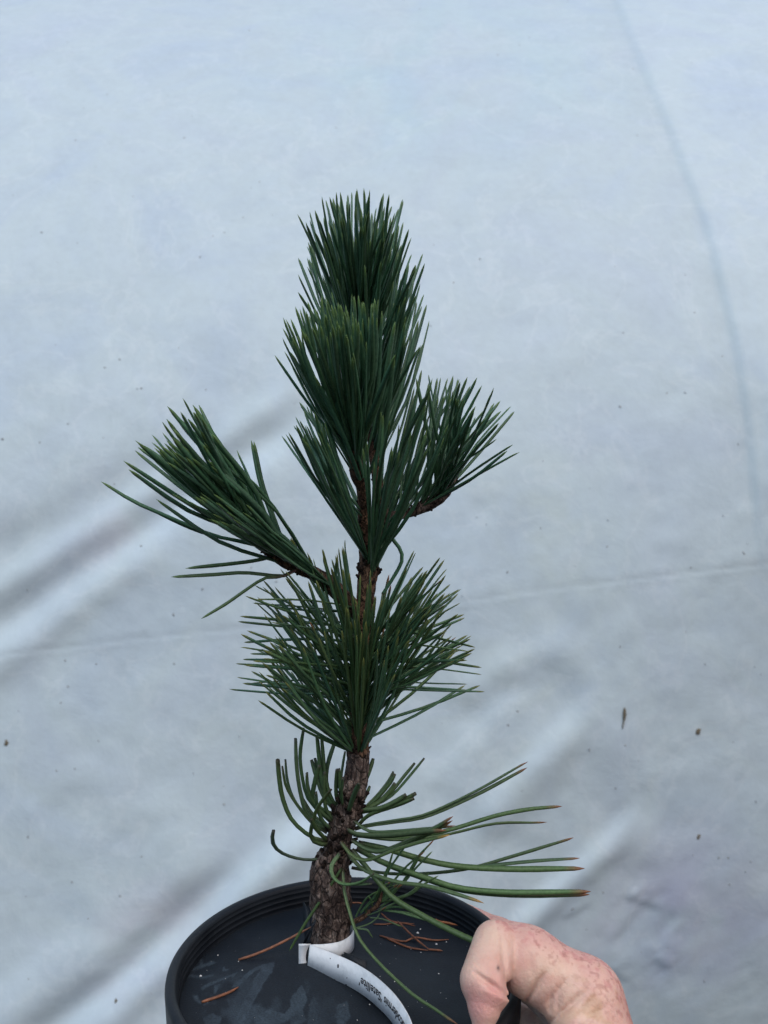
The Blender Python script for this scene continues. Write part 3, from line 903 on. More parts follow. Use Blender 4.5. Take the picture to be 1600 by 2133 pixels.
chain([(1075, 945), (1000, 982), (930, 975), (790, 962), (640, 972), (445, 983)], q2, TL, TL - 0.010, 0.00080, G_MID, T_GREEN)
chain([(1075, 950), (1000, 986), (960, 988), (900, 995), (800, 1060), (700, 1130), (600, 1190)], q2, TL, TL - 0.010, 0.00078, G_MID, T_GREEN, base=0.3, basecol=np.array([0.09, 0.03, 0.03]))
for l in ([(1180, 1010), (1120, 930), (1062, 805)], [(1220, 1060), (1180, 980), (1145, 883)], [(1300, 1150), (1260, 1010), (1228, 870)], [(1390, 1130), (1350, 1000), (1330, 855)], [(1290, 1100), (1285, 1000), (1295, 900)]):
    chain(l, q2, TL + 0.006, TL - 0.004, 0.00082, G_MID, T_YEL)
# middle tier
MIDAX = [(746, 1563, TD, 22), (745, 1500, TD, 16), (746, 1430, TD, 15), (750, 1370, TD, 15), (755, 1310, TD, 17), (759, 1268, TD, 17)]
mid_tips = q3([(218, 340), (262, 320), (170, 400), (230, 415), (218, 440), (145, 510), (125, 540), (180, 600), (145, 625), (160, 655), (145, 690), (150, 755), (168, 790), (110, 780), (118, 860), (155, 895),
    (82, 928), (238, 1005), (240, 845), (265, 885), (360, 255), (390, 310), (270, 520), (350, 710), (445, 660), (487, 700), (360, 900), (413, 90), (505, 170), (590, 150), (645, 205), (665, 190), (705, 265),
    (700, 140), (715, 95), (740, 285), (760, 415), (748, 565), (780, 640), (825, 500), (820, 770), (625, 510), (860, 270), (905, 590), (930, 380), (1098, 155), (1110, 165), (1045, 285), (1085, 310),
    (1245, 190), (1265, 210), (1283, 255), (1275, 295), (1300, 340), (1345, 365), (1362, 365), (1345, 395), (1355, 440), (1375, 505), (1378, 525), (1420, 632), (1405, 650), (1430, 708), (1415, 730), (1385, 760),
    (1470, 797), (1475, 840), (1380, 918), (1462, 915), (1490, 940), (1325, 650), (1000, 510), (1020, 680), (990, 865), (1200, 380), (1160, 320), (300, 380), (400, 520), (330, 640), (420, 770), (300, 780), (1100, 520), (1220, 560), (1180, 700), (1290, 480),
    (880, 420), (960, 300), (1050, 420), (560, 330), (520, 420), (600, 620), (960, 700), (280, 960)])
cluster(MIDAX, mid_tips, 0.0525, G_MID, T_YEL, 0.00066, 175, 0.0, 1.0, 0.03, fmin=0.86, tip=0.05, back=0.45, spread=140, col2=G_DARK)
cluster(MIDAX, q3([(740, 285), (760, 415), (748, 565), (780, 640), (825, 500), (820, 770), (860, 330), (905, 590), (800, 300), (880, 440), (720, 480), (850, 640), (700, 620), (790, 520)]), 0.050, G_MID, T_YEL, 0.00068, 8, 0.0, 0.9, 0.02, fmin=0.75, tip=0.05, back=0.0, spread=140)
# hooked needle right of the stem
chain([(930, 380), (1000, 270), (1040, 190), (1035, 130), (1000, 80), (950, 10)], q3, TD, TD - 0.006, 0.00080, G_DARK, T_GREEN)

# clipped and long needles of the bare lower stem
def q4(l):
    return [(540 + x / 4.0, 1500 + y / 4.0) for x, y in l]
def q5(l):
    return [(680 + x / 2.857, 1560 + y / 2.857) for x, y in l]
cutl = [
    ([(560, 1010), (430, 970), (270, 830), (190, 650), (160, 480), (145, 325)], 0, -0.010), ([(560, 1005), (440, 968), (290, 835), (210, 660), (178, 490), (165, 325)], 0.001, -0.009),
    ([(560, 940), (430, 850), (300, 690), (215, 540), (188, 385)], 0, -0.004), ([(560, 900), (380, 770), (290, 650), (240, 500), (222, 325)], 0.002, 0.010),
    ([(590, 930), (410, 820), (345, 630), (310, 400), (300, 150)], 0, 0.006), ([(600, 900), (430, 800), (360, 620), (325, 400), (312, 155)], 0.001, 0.008),
    ([(600, 850), (480, 740), (395, 620), (350, 400), (345, 260), (372, 65)], -0.001, -0.004), ([(620, 840), (520, 760), (440, 660), (405, 540), (400, 440)], -0.002, -0.008),
    ([(610, 780), (520, 740), (445, 660), (465, 510), (503, 378)], -0.002, -0.009), ([(640, 760), (540, 640), (480, 480), (435, 330)], 0.002, 0.010),
    ([(640, 740), (560, 620), (510, 500), (465, 315)], 0.002, 0.012), ([(660, 760), (570, 640), (520, 470), (480, 125)], 0.002, 0.008), ([(660, 740), (590, 620), (548, 430), (520, 130)], 0.003, 0.010),
    ([(640, 760), (570, 620), (560, 430), (600, 270), (640, 160)], 0.003, 0.012), ([(600, 1040), (500, 1030), (432, 980), (440, 880), (490, 730), (600, 580)], -0.002, -0.014),
    ([(700, 760), (650, 660), (640, 560), (648, 405)], 0.0, -0.004), ([(710, 740), (675, 640), (665, 540), (664, 405)], -0.001, -0.006),
    ([(700, 640), (690, 480), (720, 260)], 0.004, 0.010), ([(590, 900), (520, 830), (480, 720), (470, 600)], -0.002, -0.010), ([(620, 830), (560, 740), (540, 600), (545, 430)], -0.002, -0.005),
    ([(560, 1000), (470, 900), (430, 820)], -0.002, -0.012), ([(640, 920), (520, 860), (420, 760), (350, 640)], 0.001, 0.006),
    ([(850, 760), (900, 700), (970, 630), (1060, 520), (1115, 425)], 0, 0.006), ([(860, 760), (910, 715), (990, 640), (1090, 520), (1130, 445)], 0, 0.004),
    ([(850, 770), (900, 735), (1000, 680), (1090, 590), (1130, 525)], -0.001, -0.003), ([(850, 770), (900, 745), (1060, 640), (1200, 470), (1295, 355)], 0, 0.004),
    ([(850, 780), (900, 750), (1100, 640), (1250, 480), (1380, 320)], 0, 0.002), ([(820, 745), (1000, 735), (1130, 680), (1225, 620)], -0.002, -0.008),
    ([(830, 770), (1000, 735), (1180, 680), (1305, 610)], -0.002, -0.008), ([(830, 870), (920, 790), (1150, 710), (1290, 655)], -0.002, -0.008),
    ([(745, 760), (780, 650), (830, 530)], -0.007, -0.022), ([(840, 700), (880, 640), (920, 550)], 0.003, 0.008), ([(880, 520), (920, 420), (950, 320)], 0.003, 0.008), ([(690, 700), (680, 600), (690, 480)], -0.006, -0.014)]
for l, d0, d1 in cutl:
    chain(l, q4, TD + d0, TD + d1, 0.00098, G_LOW, cut=True, prio=3, base=0.10)
chain([(580, 1155), (400, 1170), (250, 1140), (150, 1085), (108, 1010), (120, 920)], q4, TD, TD - 0.010, 0.00105, np.array([0.040, 0.062, 0.040]), cut=True)
longs = [
    ([(170, 475), (240, 455), (400, 430), (600, 390), (900, 250), (1160, 100)], 0.0, 0.004, 0.0010, T_BROWN, 0.0016),
    ([(165, 425), (240, 480), (330, 490), (600, 470), (720, 460)], -0.005, -0.022, 0.00105, T_BROWN, 0),
    ([(120, 480), (190, 510), (350, 515), (560, 495), (660, 488)], -0.006, -0.026, 0.00120, T_BROWN, 0),
    ([(150, 540), (230, 590), (330, 605), (500, 540), (640, 470), (715, 425)], -0.006, -0.024, 0.00105, T_BROWN, 0.0008),
    ([(85, 550), (150, 630), (240, 660), (400, 600), (560, 550), (690, 520)], -0.007, -0.030, 0.00105, np.array([0.35, 0.2, 0.04]), 0),
    ([(160, 510), (420, 528), (700, 490), (1000, 400), (1200, 360), (1355, 345)], -0.004, -0.004, 0.0010, T_BROWN, 0),
    ([(180, 515), (430, 538), (700, 508), (1000, 440), (1265, 435)], -0.004, -0.008, 0.0010, T_BROWN, 0),
    ([(190, 560), (300, 580), (420, 612), (600, 665), (800, 700), (1100, 715), (1475, 712)], -0.003, -0.010, 0.00125, T_BROWN, 0),
    ([(190, 562), (300, 584), (420, 620), (600, 672), (850, 705), (1000, 690), (1250, 665), (1465, 652)], -0.002, -0.004, 0.0009, T_BROWN, 0),
    ([(180, 590), (350, 680), (600, 770), (800, 830), (1100, 855), (1510, 850)], -0.004, -0.018, 0.00125, T_BROWN, 0.0006),
    ([(150, 705), (250, 725), (400, 742), (600, 740), (850, 710), (1100, 640), (1430, 540)], 0.002, -0.002, 0.0009, T_BROWN, 0),
    ([(130, 630), (220, 720), (400, 790), (600, 820), (750, 860), (880, 900)], -0.005, -0.034, 0.0012, np.array([0.30, 0.17, 0.05]), 0.0),
    ([(80, 620), (30, 690), (35, 750), (80, 795), (140, 803), (210, 785), (280, 740)], -0.006, -0.022, 0.0009, None, 0),
    ([(82, 625), (34, 695), (40, 758), (85, 800), (160, 808), (270, 805)], -0.006, -0.020, 0.00085, None, 0),
    ([(150, 600), (220, 680), (300, 780), (400, 890), (560, 985), (700, 1060), (905, 1155), (1065, 1208)], -0.005, -0.046, 0.00115, T_BROWN, 0),
    ([(100, 710), (110, 850), (150, 1000), (200, 1130), (325, 1280), (510, 1452), (628, 1530), (735, 1605)], -0.007, -0.058, 0.00105, T_BROWN, 0.0),
]
for l, d0, d1, r, tc, pr in longs:
    chain(l, q5, TD + d0, TD + d1, r * 0.94, G_LOW * 1.1, tc, cut=(tc is None), tip=0.035, n=16, pair=pr, prio=4, base=0.05)
chain([(690, 1230), (600, 1370), (480, 1550), (380, 1700), (270, 1890)], q4, TD - 0.009, TD - 0.004, 0.0006, G_LOW, T_GREEN)

# thin-needled shoot at the trunk's foot
def q6(l):
    return [(700 + x / 6.154, 1740 + y / 6.154) for x, y in l]
DS = TD - 0.006
stem('sucker_shoot', [(p[0], p[1], d, h) for (p, d, h) in zip(q6([(150, 1130), (250, 1100), (360, 1040), (450, 960), (530, 900), (570, 800), (590, 730)]), [TD, DS, DS, DS - 0.001, DS - 0.002, DS - 0.002, DS - 0.002], [5.5, 5.5, 5, 4.5, 4.5, 3.5, 2])],
     m_bark_young, 0.15, 16, 0.0006, seed=14)
thin = [[(250, 1050), (330, 900), (400, 800), (490, 740)], [(310, 1000), (440, 850), (520, 740)], [(380, 1000), (400, 930), (470, 860)], [(470, 920), (440, 820), (430, 800)],
    [(520, 900), (620, 770), (760, 650)], [(530, 880), (680, 760), (800, 660)], [(540, 880), (700, 740), (830, 650)], [(560, 850), (740, 740), (880, 560), (1040, 290), (1220, 95)], [(560, 820), (760, 560), (900, 400), (1100, 235)],
    [(570, 850), (880, 580), (1000, 400), (1080, 250)], [(600, 850), (860, 620), (980, 470), (1100, 340), (1205, 235)], [(560, 740), (620, 520), (680, 380), (720, 250)], [(570, 740), (660, 480), (780, 290), (930, 80)],
    [(560, 860), (900, 780), (1060, 620), (1160, 520)], [(580, 860), (930, 770), (1110, 640), (1275, 540)], [(530, 960), (760, 860), (1020, 680)], [(560, 920), (700, 830), (900, 760), (1010, 690)], [(600, 950), (740, 915), (880, 930)],
    [(590, 960), (800, 985), (1000, 1040), (1150, 1085)], [(590, 960), (760, 970), (950, 1000), (1100, 1070)], [(640, 930), (850, 920), (1000, 955), (1280, 1090)], [(570, 980), (530, 1060), (420, 1140), (260, 1190)],
    [(270, 1190), (400, 1210), (445, 1270)], [(430, 1050), (600, 1070), (800, 1150)], [(500, 850), (540, 720), (600, 620)], [(520, 800), (570, 680), (680, 610)], [(540, 870), (640, 820), (700, 760)], [(530, 830), (600, 700), (760, 640)], [(510, 900), (560, 850), (680, 800)],
    [(400, 1020), (520, 980), (600, 940)]]
for l in thin:
    chain(l, q6, DS - 0.001, DS - 0.004 + random.uniform(-0.006, 0.006), 0.00048 * random.uniform(0.85, 1.15), G_THIN, T_BROWN if random.random() < 0.4 else T_GREEN, prio=1.5, tip=0.1)
chain([(1270, 1080), (1330, 1110), (1400, 1120), (1495, 1140)], q6, DS - 0.004, DS - 0.004, 0.0006, np.array([0.20, 0.075, 0.035]), None, prio=1.2)

# link the needles: the 300 that show largest are single parts, the rest one joined part
order = sorted(range(len(NEEDLES)), key=lambda i: -NEEDLES[i][3] - 1e-3 * (i % 17))
single, rest = order[:295], order[295:]
for i in single:
    V, f, cc, _ = NEEDLES[i]
    mesh_obj('needle', V, f, m_needle, pine, cc)
VV, FFs, CC, off = [], [], [], 0
for i in rest:
    V, f, cc, _ = NEEDLES[i]
    VV.append(V); CC.append(cc); FFs += [tuple(off + q for q in ff) for ff in f]; off += len(V)
if VV:
    o = mesh_obj('needles', np.vstack(VV), FFs, m_needle, pine, np.vstack(CC))
    o['kind'] = 'stuff'
print('needles', len(NEEDLES))

# dark stubs and needle feet along the stems
SV, SF = [], []
def nub(P, d, r, l):
    global SV, SF
    d = d / np.linalg.norm(d)
    V_, F_ = tube(np.array([P - d * r, P + d * l * 0.5, P + d * l]), [r * 1.2, r, r * 0.6], 6)
    o0 = len(SV); SV += list(V_); SF += [tuple(o0 + q for q in f) for f in F_]
def nubs(A, count, s0, s1, r, l):
    Q = axis_pts(A)
    for _ in range(count):
        k = int((s0 + (s1 - s0) * random.random()) * 59)
        t = Q[min(k + 1, 59), :3] - Q[max(k - 1, 0), :3]; t /= np.linalg.norm(t)
        v = np.array([random.gauss(0, 1), random.gauss(0, 1) - 0.4, random.gauss(0, 1)]); v -= t * (v @ t); v /= np.linalg.norm(v)
        nub(Q[k, :3] + v * Q[k, 3] * 0.9, v + t * 0.7, r * random.uniform(0.7, 1.3), l * random.uniform(0.5, 1.3))
LOWAX = [(694, 1800, TD, 34), (703, 1772, TD, 28), (709, 1745, TD, 26), (715, 1715, TD, 27), (727, 1680, TD, 27), (736, 1645, TD, 25)]
nubs(LOWAX, 95, 0, 1, 0.00085, 0.0026)
nubs(MIDAX, 150, 0, 1, 0.00065, 0.0018)
nubs(LEADER, 30, 0.0, 0.9, 0.0005, 0.0008)
nubs(FRONT, 30, 0.0, 0.95, 0.0005, 0.0008)
nubs(LEFT, 40, 0.3, 0.95, 0.0005, 0.0008)
nubs(RIGHT, 35, 0.1, 0.95, 0.0006, 0.0010)
nubs([(764, 1215, TD, 19), (769, 1170, TD + 0.001, 21), (772, 1140, TD + 0.002, 23)], 26, 0, 1, 0.0008, 0.0022)
o = mesh_obj('needle_stubs', SV, SF, m_stub, pine)
o['kind'] = 'stuff'

# ------------------------------------------------------------------ dead needles on the mat
def dead(l, q, lab, r=0.00055, grp=None, zs=None):
    r *= 0.68
    P = [F(x, y, FLOOR + 0.001) for x, y in (q(l) if q else l)]
    for k, p in enumerate(P):
        p[2] = mat_z(p[0], p[1]) + r * 0.8 + (zs[k] if zs else 0)
    Q = catmull(np.array(P), 14)
    V_, F_ = tube(Q, np.interp(np.linspace(0, 1, 14), [0, 0.1, 0.8, 1], [0.7, 1, 0.9, 0.3]) * r, 7)
    o = mesh_obj('dead_needle', V_, F_, m_dead)
    tag(o, lab, 'dead needle', 'dead needles on the mat')
dead([(560, 1265), (760, 1320), (900, 1340), (1010, 1310), (1250, 1330), (1445, 1315)], q6, 'orange dead needle with a wavy bend lying across two others on the mat', 0.0006, zs=[0, 0, 0, .0006, 0, 0])
dead([(600, 1272), (820, 1372), (960, 1422), (1180, 1458)], q6, 'orange dead needle lying lowest in the crossed heap on the mat', 0.0006)
dead([(790, 1140), (960, 1290), (1080, 1380), (1190, 1455)], q6, 'straight reddish dead needle running down from the thin shoot across the others', 0.00065, zs=[.002, .0012, .0006, .0004])
dead([(1180, 1445), (1270, 1450), (1365, 1458)], q6, 'short dark dead needle tip at the end of the crossed heap', 0.0006)
dead([(580, 985), (700, 1080), (850, 1100), (1005, 1112)], q6, 'reddish dead needle just below the thin green shoot', 0.0005)
dead([(480, 1120), (620, 1122), (760, 1105), (900, 1110), (1015, 1140)], q6, 'pale orange dead needle lying level beneath the thin shoot', 0.00045)
dead([(190, 845), (270, 842), (350, 855)], q6, 'short straw-coloured dead needle close to the pot wall behind the trunk', 0.0005)
dead([(497, 1997), (530, 1991), (580, 1981), (655, 1972)], None, 'long orange-brown dead needle leaning from the mat onto the white tag', 0.0008, zs=[0, .0008, .003, .0078])
dead([(420, 2083), (455, 2072), (480, 2062), (497, 2052)], None, 'short two-tone brown dead needle lying among the chalky marks', 0.0008)

# ------------------------------------------------------------------ tag: collar, locking end, printed strap
tagroot = thing('plant_tag', tuple(TB), 'white plastic strap tag looped round the trunk, printed upside down in black', 'plant tag')
ZB, ZT = FLOOR + 0.0004, FLOOR + 0.0092
def strip(name, path, z0, z1, n=60, parent=tagroot, lean=None):
    Q = catmull(np.array(path, float), n)
    V = []
    z0 = np.broadcast_to(z0, (n,)); z1 = np.broadcast_to(z1, (n,))
    for k in range(n):
        nrm_ = np.zeros(2)
        if lean:
            tq = Q[min(k + 1, n - 1), :2] - Q[max(k - 1, 0), :2]; tq /= np.linalg.norm(tq)
            nrm_ = np.array([tq[1], -tq[0]]) * lean
        V.append((Q[k, 0] + nrm_[0], Q[k, 1] + nrm_[1], z0[k])); V.append((Q[k, 0], Q[k, 1], z1[k]))
    f = [(2 * i, 2 * i + 2, 2 * i + 3, 2 * i + 1) for i in range(n - 1)]
    o = mesh_obj(name, V, f, m_tag, parent)
    s = o.modifiers.new('thickness', 'SOLIDIFY'); s.thickness = 0.0004; s.offset = 0
    return Q
# collar runs from behind the trunk round its right side and front to the locking end on the left
cc_ = [(TB[0] - 0.004, TB[1] + 0.0088), (TB[0] + 0.004, TB[1] + 0.0084), (TB[0] + 0.0080, TB[1] + 0.004), (TB[0] + 0.0078, TB[1] - 0.0015), (TB[0] + 0.0045, TB[1] - 0.0062), (TB[0] - 0.001, TB[1] - 0.0082), (TB[0] - 0.0065, TB[1] - 0.0086)]
cc_ = [(TB[0] + (x - TB[0]) * 1.13, TB[1] + (y - TB[1]) * 1.13) for x, y in cc_]
strip('collar', cc_, ZB, ZT - 0.0003, 50)
e0 = np.array([TB[0] - 0.0073, TB[1] - 0.0097]); e1 = np.array([TB[0] - 0.0122, TB[1] - 0.0098])
V_, F_ = [], []
nn_ = 14
for k in range(nn_):
    v = k / (nn_ - 1)
    zz = ZB + (ZT - ZB) * v
    inner = 0.12 + 0.30 * max(0, 1 - abs((v - 0.40) / 0.55) ** 2) if v < 0.93 else 0.0
    pL = e1; pR = e1 + (e0 - e1) * (1 - inner)
    top = 0.0
    lowz = zz
    V_ += [(pL[0], pL[1], lowz), (pR[0], pR[1], lowz)]
F_ = [(2 * i, 2 * i + 1, 2 * i + 3, 2 * i + 2) for i in range(nn_ - 1)]
o = mesh_obj('locking_end', V_, F_, m_tag, tagroot)
s_ = o.modifiers.new('thickness', 'SOLIDIFY'); s_.thickness = 0.0004; s_.offset = 0
top_px = [(656, 1971), (716, 1995), (754, 2014.6), (786, 2037), (819, 2068), (843, 2101), (858, 2133)]
path = [np.array([-0.0298, 0.3090])] + [F(x, y, ZT)[:2] for x, y in top_px] + [np.array([0.0102, 0.2520])]
LEAN = 0.0016
Q = strip('strap', path, ZB, ZT, 90, lean=LEAN)
# printing, bent along the strap
fc = bpy.data.curves.new('print', 'FONT')
fc.body = "var. leucodermis 'Satellite'"
fc.size = 0.0040
fc.space_character = 1.0
fc.offset = 0.00005
to = bpy.data.objects.new('print_tmp', fc)
C.objects.link(to)
bpy.context.view_layer.update()
me = bpy.data.meshes.new_from_object(to.evaluated_get(bpy.context.evaluated_depsgraph_get()))
tv = np.array([v.co[:] for v in me.vertices]); tf = [tuple(p.vertices) for p in me.polygons]
bpy.data.objects.remove(to)
sl = np.r_[0, np.cumsum(np.linalg.norm(np.diff(Q[:, :2], axis=0), axis=1))]
kx = np.argmin(np.hypot(*(Q[:, :2] - F(738, 2046, FLOOR + 0.005)[:2]).T))
s_end = sl[kx] 
width = tv[:, 0].max()
s_of = s_end + (width - tv[:, 0])                      # text runs back towards the collar
X_ = np.interp(s_of, sl, Q[:, 0]); Y_ = np.interp(s_of, sl, Q[:, 1])
tx = np.gradient(Q[:, 0], sl); ty = np.gradient(Q[:, 1], sl)
nxv, nyv = np.interp(s_of, sl, ty), -np.interp(s_of, sl, tx)
nl = np.hypot(nxv, nyv); nxv, nyv = nxv / nl, nyv / nl
flip = np.where(nyv > 0, -1, 1)
zt = ZT - 0.0033 - tv[:, 1]
keep = s_of < sl[-1]
lv = 0.00040 + abs(LEAN) * (ZT - zt) / (ZT - ZB)
V_ = np.stack([X_ + nxv * flip * lv, Y_ + nyv * flip * lv, zt], 1)
tf = [f for f in tf if all(keep[i] for i in f)]
mesh_obj('printed_name', V_, tf, m_ink, tagroot, smooth=False)
# punched slot mark and specks on the strap
for (x, y, a, bb_) in [(706, 2012, 2.2, 4.5), (691, 1996, 1.3, 1.3), (726, 2035, 1.3, 1.4), (704, 2039, 1.5, 2.5), (728, 2048, 2.2, 1.2)]:
    k = np.argmin(np.abs(to_px(np.stack([Q[:, 0], Q[:, 1], np.full(len(Q), FLOOR + 0.005)], 1))[0] - x))
    D = Q[k, 1] - 0.0005
    c0 = W(x, y, D); tdir = np.array([Q[min(k + 1, 89), 0] - Q[k - 1, 0], Q[min(k + 1, 89), 1] - Q[k - 1, 1], 0]); tdir /= np.linalg.norm(tdir)
    nn2 = np.array([tdir[1], -tdir[0], 0]); nn2 = nn2 if nn2[1] < 0 else -nn2
    c0 = np.array([Q[k, 0], Q[k, 1], c0[2]]) + nn2 * (0.0003 + abs(LEAN) * (ZT - c0[2]) / (ZT - ZB))
    V_, F_ = blob(c0, tdir, np.array([0, 0, 1.0]), nn2, a * D / FPX, bb_ * D / FPX, 0.0002, 8)
    mesh_obj('ink_spot', V_, F_, m_ink, tagroot)

# ------------------------------------------------------------------ hand
def mm(px_, py_, D):
    return W(px_, py_, D / 1000.0) * 1000.0
def sd_cone(P, a, b_, ra, rb):
    a = np.asarray(a, np.float32); b_ = np.asarray(b_, np.float32)
    ba = b_ - a
    t = np.clip(((P - a) @ ba) / (ba @ ba), 0, 1)
    d = P - a - t[:, None] * ba
    return np.sqrt((d * d).sum(1)) - (ra + (rb - ra) * t)
def smin(a, b_, k):
    h = np.clip(0.5 + 0.5 * (b_ - a) / k, 0, 1)
    return b_ * (1 - h) + a * h - k * h * (1 - h)

M = mm(1217, 2080, 268); PRX = mm(1102, 2003, 273); PIP = mm(1052, 1982, 279); DIP = mm(1007, 2044, 260); TIP = mm(1006, 2130, 254); PAD = mm(1017, 2073, 257)
Wr = np.array([86, 226, -78.0]); El = np.array([104, 130, -215.0])
def hand_sdf(P):
    # hooked index finger
    idx_ = smin(sd_cone(P, M, PRX, 13.0, 10.5), sd_cone(P, PRX, PIP, 10.5, 10.3), 5.0)
    midp = sd_cone(P, mm(1034, 1970, 273), DIP, 8.4, 7.9)
    d = smin(idx_, midp, 1.4)
    dist = sd_cone(P, DIP, TIP, 7.6, 3.6)
    dist = smin(dist, sd_cone(P, PAD, mm(1012, 2098, 255), 7.2, 4.6), 3.0)
    d = smin(d, dist, 0.8)
    # palm, back of the hand, wrist, forearm
    palm = sd_cone(P, M, Wr, 13.5, 19)
    palm = smin(palm, sd_cone(P, [74, 284, -12], Wr + [0, 6, 0], 12.5, 19), 8)
    palm = smin(palm, sd_cone(P, [77, 299, -26], Wr + [2, 12, -2], 12, 18), 8)
    palm = smin(palm, sd_cone(P, [79, 309, -42], Wr + [3, 16, -4], 11, 17), 8)
    palm = smin(palm, sd_cone(P, Wr, El, 22, 31), 14)
    d = smin(d, palm, 2.5)
    # thumb with its ball
    th = sd_cone(P, [82, 222, -58], [68, 240, -9], 16, 12.5)
    th = smin(th, sd_cone(P, [68, 240, -9], [64.5, 250, -13], 12.0, 9.5), 4)
    th = smin(th, sd_cone(P, [64.5, 250, -13], [60.5, 262, -20], 9.5, 8.2), 3)
    d = smin(d, th, 3.0)
    # fold of skin between thumb and index
    web = sd_cone(P, mm(1185, 2100, 264), [72, 246, -6], 8.0, 9.5)
    d = smin(d, web, 1.8)
    # middle, ring and little finger round the outside of the pot
    for mc, p1, p2, tp, rr in (([74, 284, -12], mm(1130, 2018, 322), mm(1040, 1958, 341), mm(966, 1917, 351), 1.0),
                               ([77, 299, -26], [70, 329, -32], [58.5, 350, -36], [42, 360, -40], 0.97),
                               ([79, 309, -42], [70, 334, -52], [60, 349, -57], [49, 358, -62], 0.85)):
        fg = sd_cone(P, mc, p1, 11.5 * rr, 9.8 * rr)
        fg = smin(fg, sd_cone(P, p1, p2, 9.6 * rr, 8.6 * rr), 3)
        fg = smin(fg, sd_cone(P, p2, tp, 8.5 * rr, 7.2 * rr), 2.5)
        d = smin(d, fg, 2.5)
    # skin creases
    for a, b_, r in ((mm(1043, 1938, 262), mm(1058, 2100, 258), 0.7), (mm(984, 2022, 250), mm(1062, 2082, 249), 1.0),
                     (mm(1140, 2020, 252), mm(1090, 2095, 252), 1.1), (mm(1236, 2052, 250), mm(1135, 2140, 243), 0.9),
                     (mm(1190, 2030, 255), mm(1142, 2090, 249), 0.6), (mm(1150, 2060, 250), mm(1144, 2110, 246), 0.6), (mm(1165, 2050, 252), mm(1160, 2120, 246), 0.4), (mm(1100, 1975, 262), mm(1112, 2050, 258), 0.25), (mm(1262, 2060, 250), mm(1200, 2110, 244), 0.35), (mm(1275, 2090, 248), mm(1190, 2140, 243), 0.4)):
        # crease line is laid on the surface by following it in depth
        ax_ = sd_line(P, a, b_)
        d = d + 1.7 * r * ax_
    return d
def sd_line(P, a, b_):
    """groove depth 0..1 along the crease from a to b_, fading at both ends"""
    a2, b2 = np.array([a[0] / a[1], a[2] / a[1] - CAMZ * 1000 / a[1]]), np.array([b_[0] / b_[1], b_[2] / b_[1] - CAMZ * 1000 / b_[1]])
    q = np.stack([P[:, 0] / P[:, 1], (P[:, 2] - CAMZ * 1000) / P[:, 1]], 1)
    ba = b2 - a2
    t = np.clip(((q - a2) @ ba) / (ba @ ba), 0, 1)
    dd = np.hypot(*(q - a2 - t[:, None] * ba).T) * a[1]
    wdt = 0.55 + 0.5 * np.sin(np.pi * t)
    return np.exp(-(dd / wdt) ** 2) * np.sin(np.pi * np.clip(t, 0.0, 1.0)) ** 0.8 * (P[:, 1] < a[1] + 16)

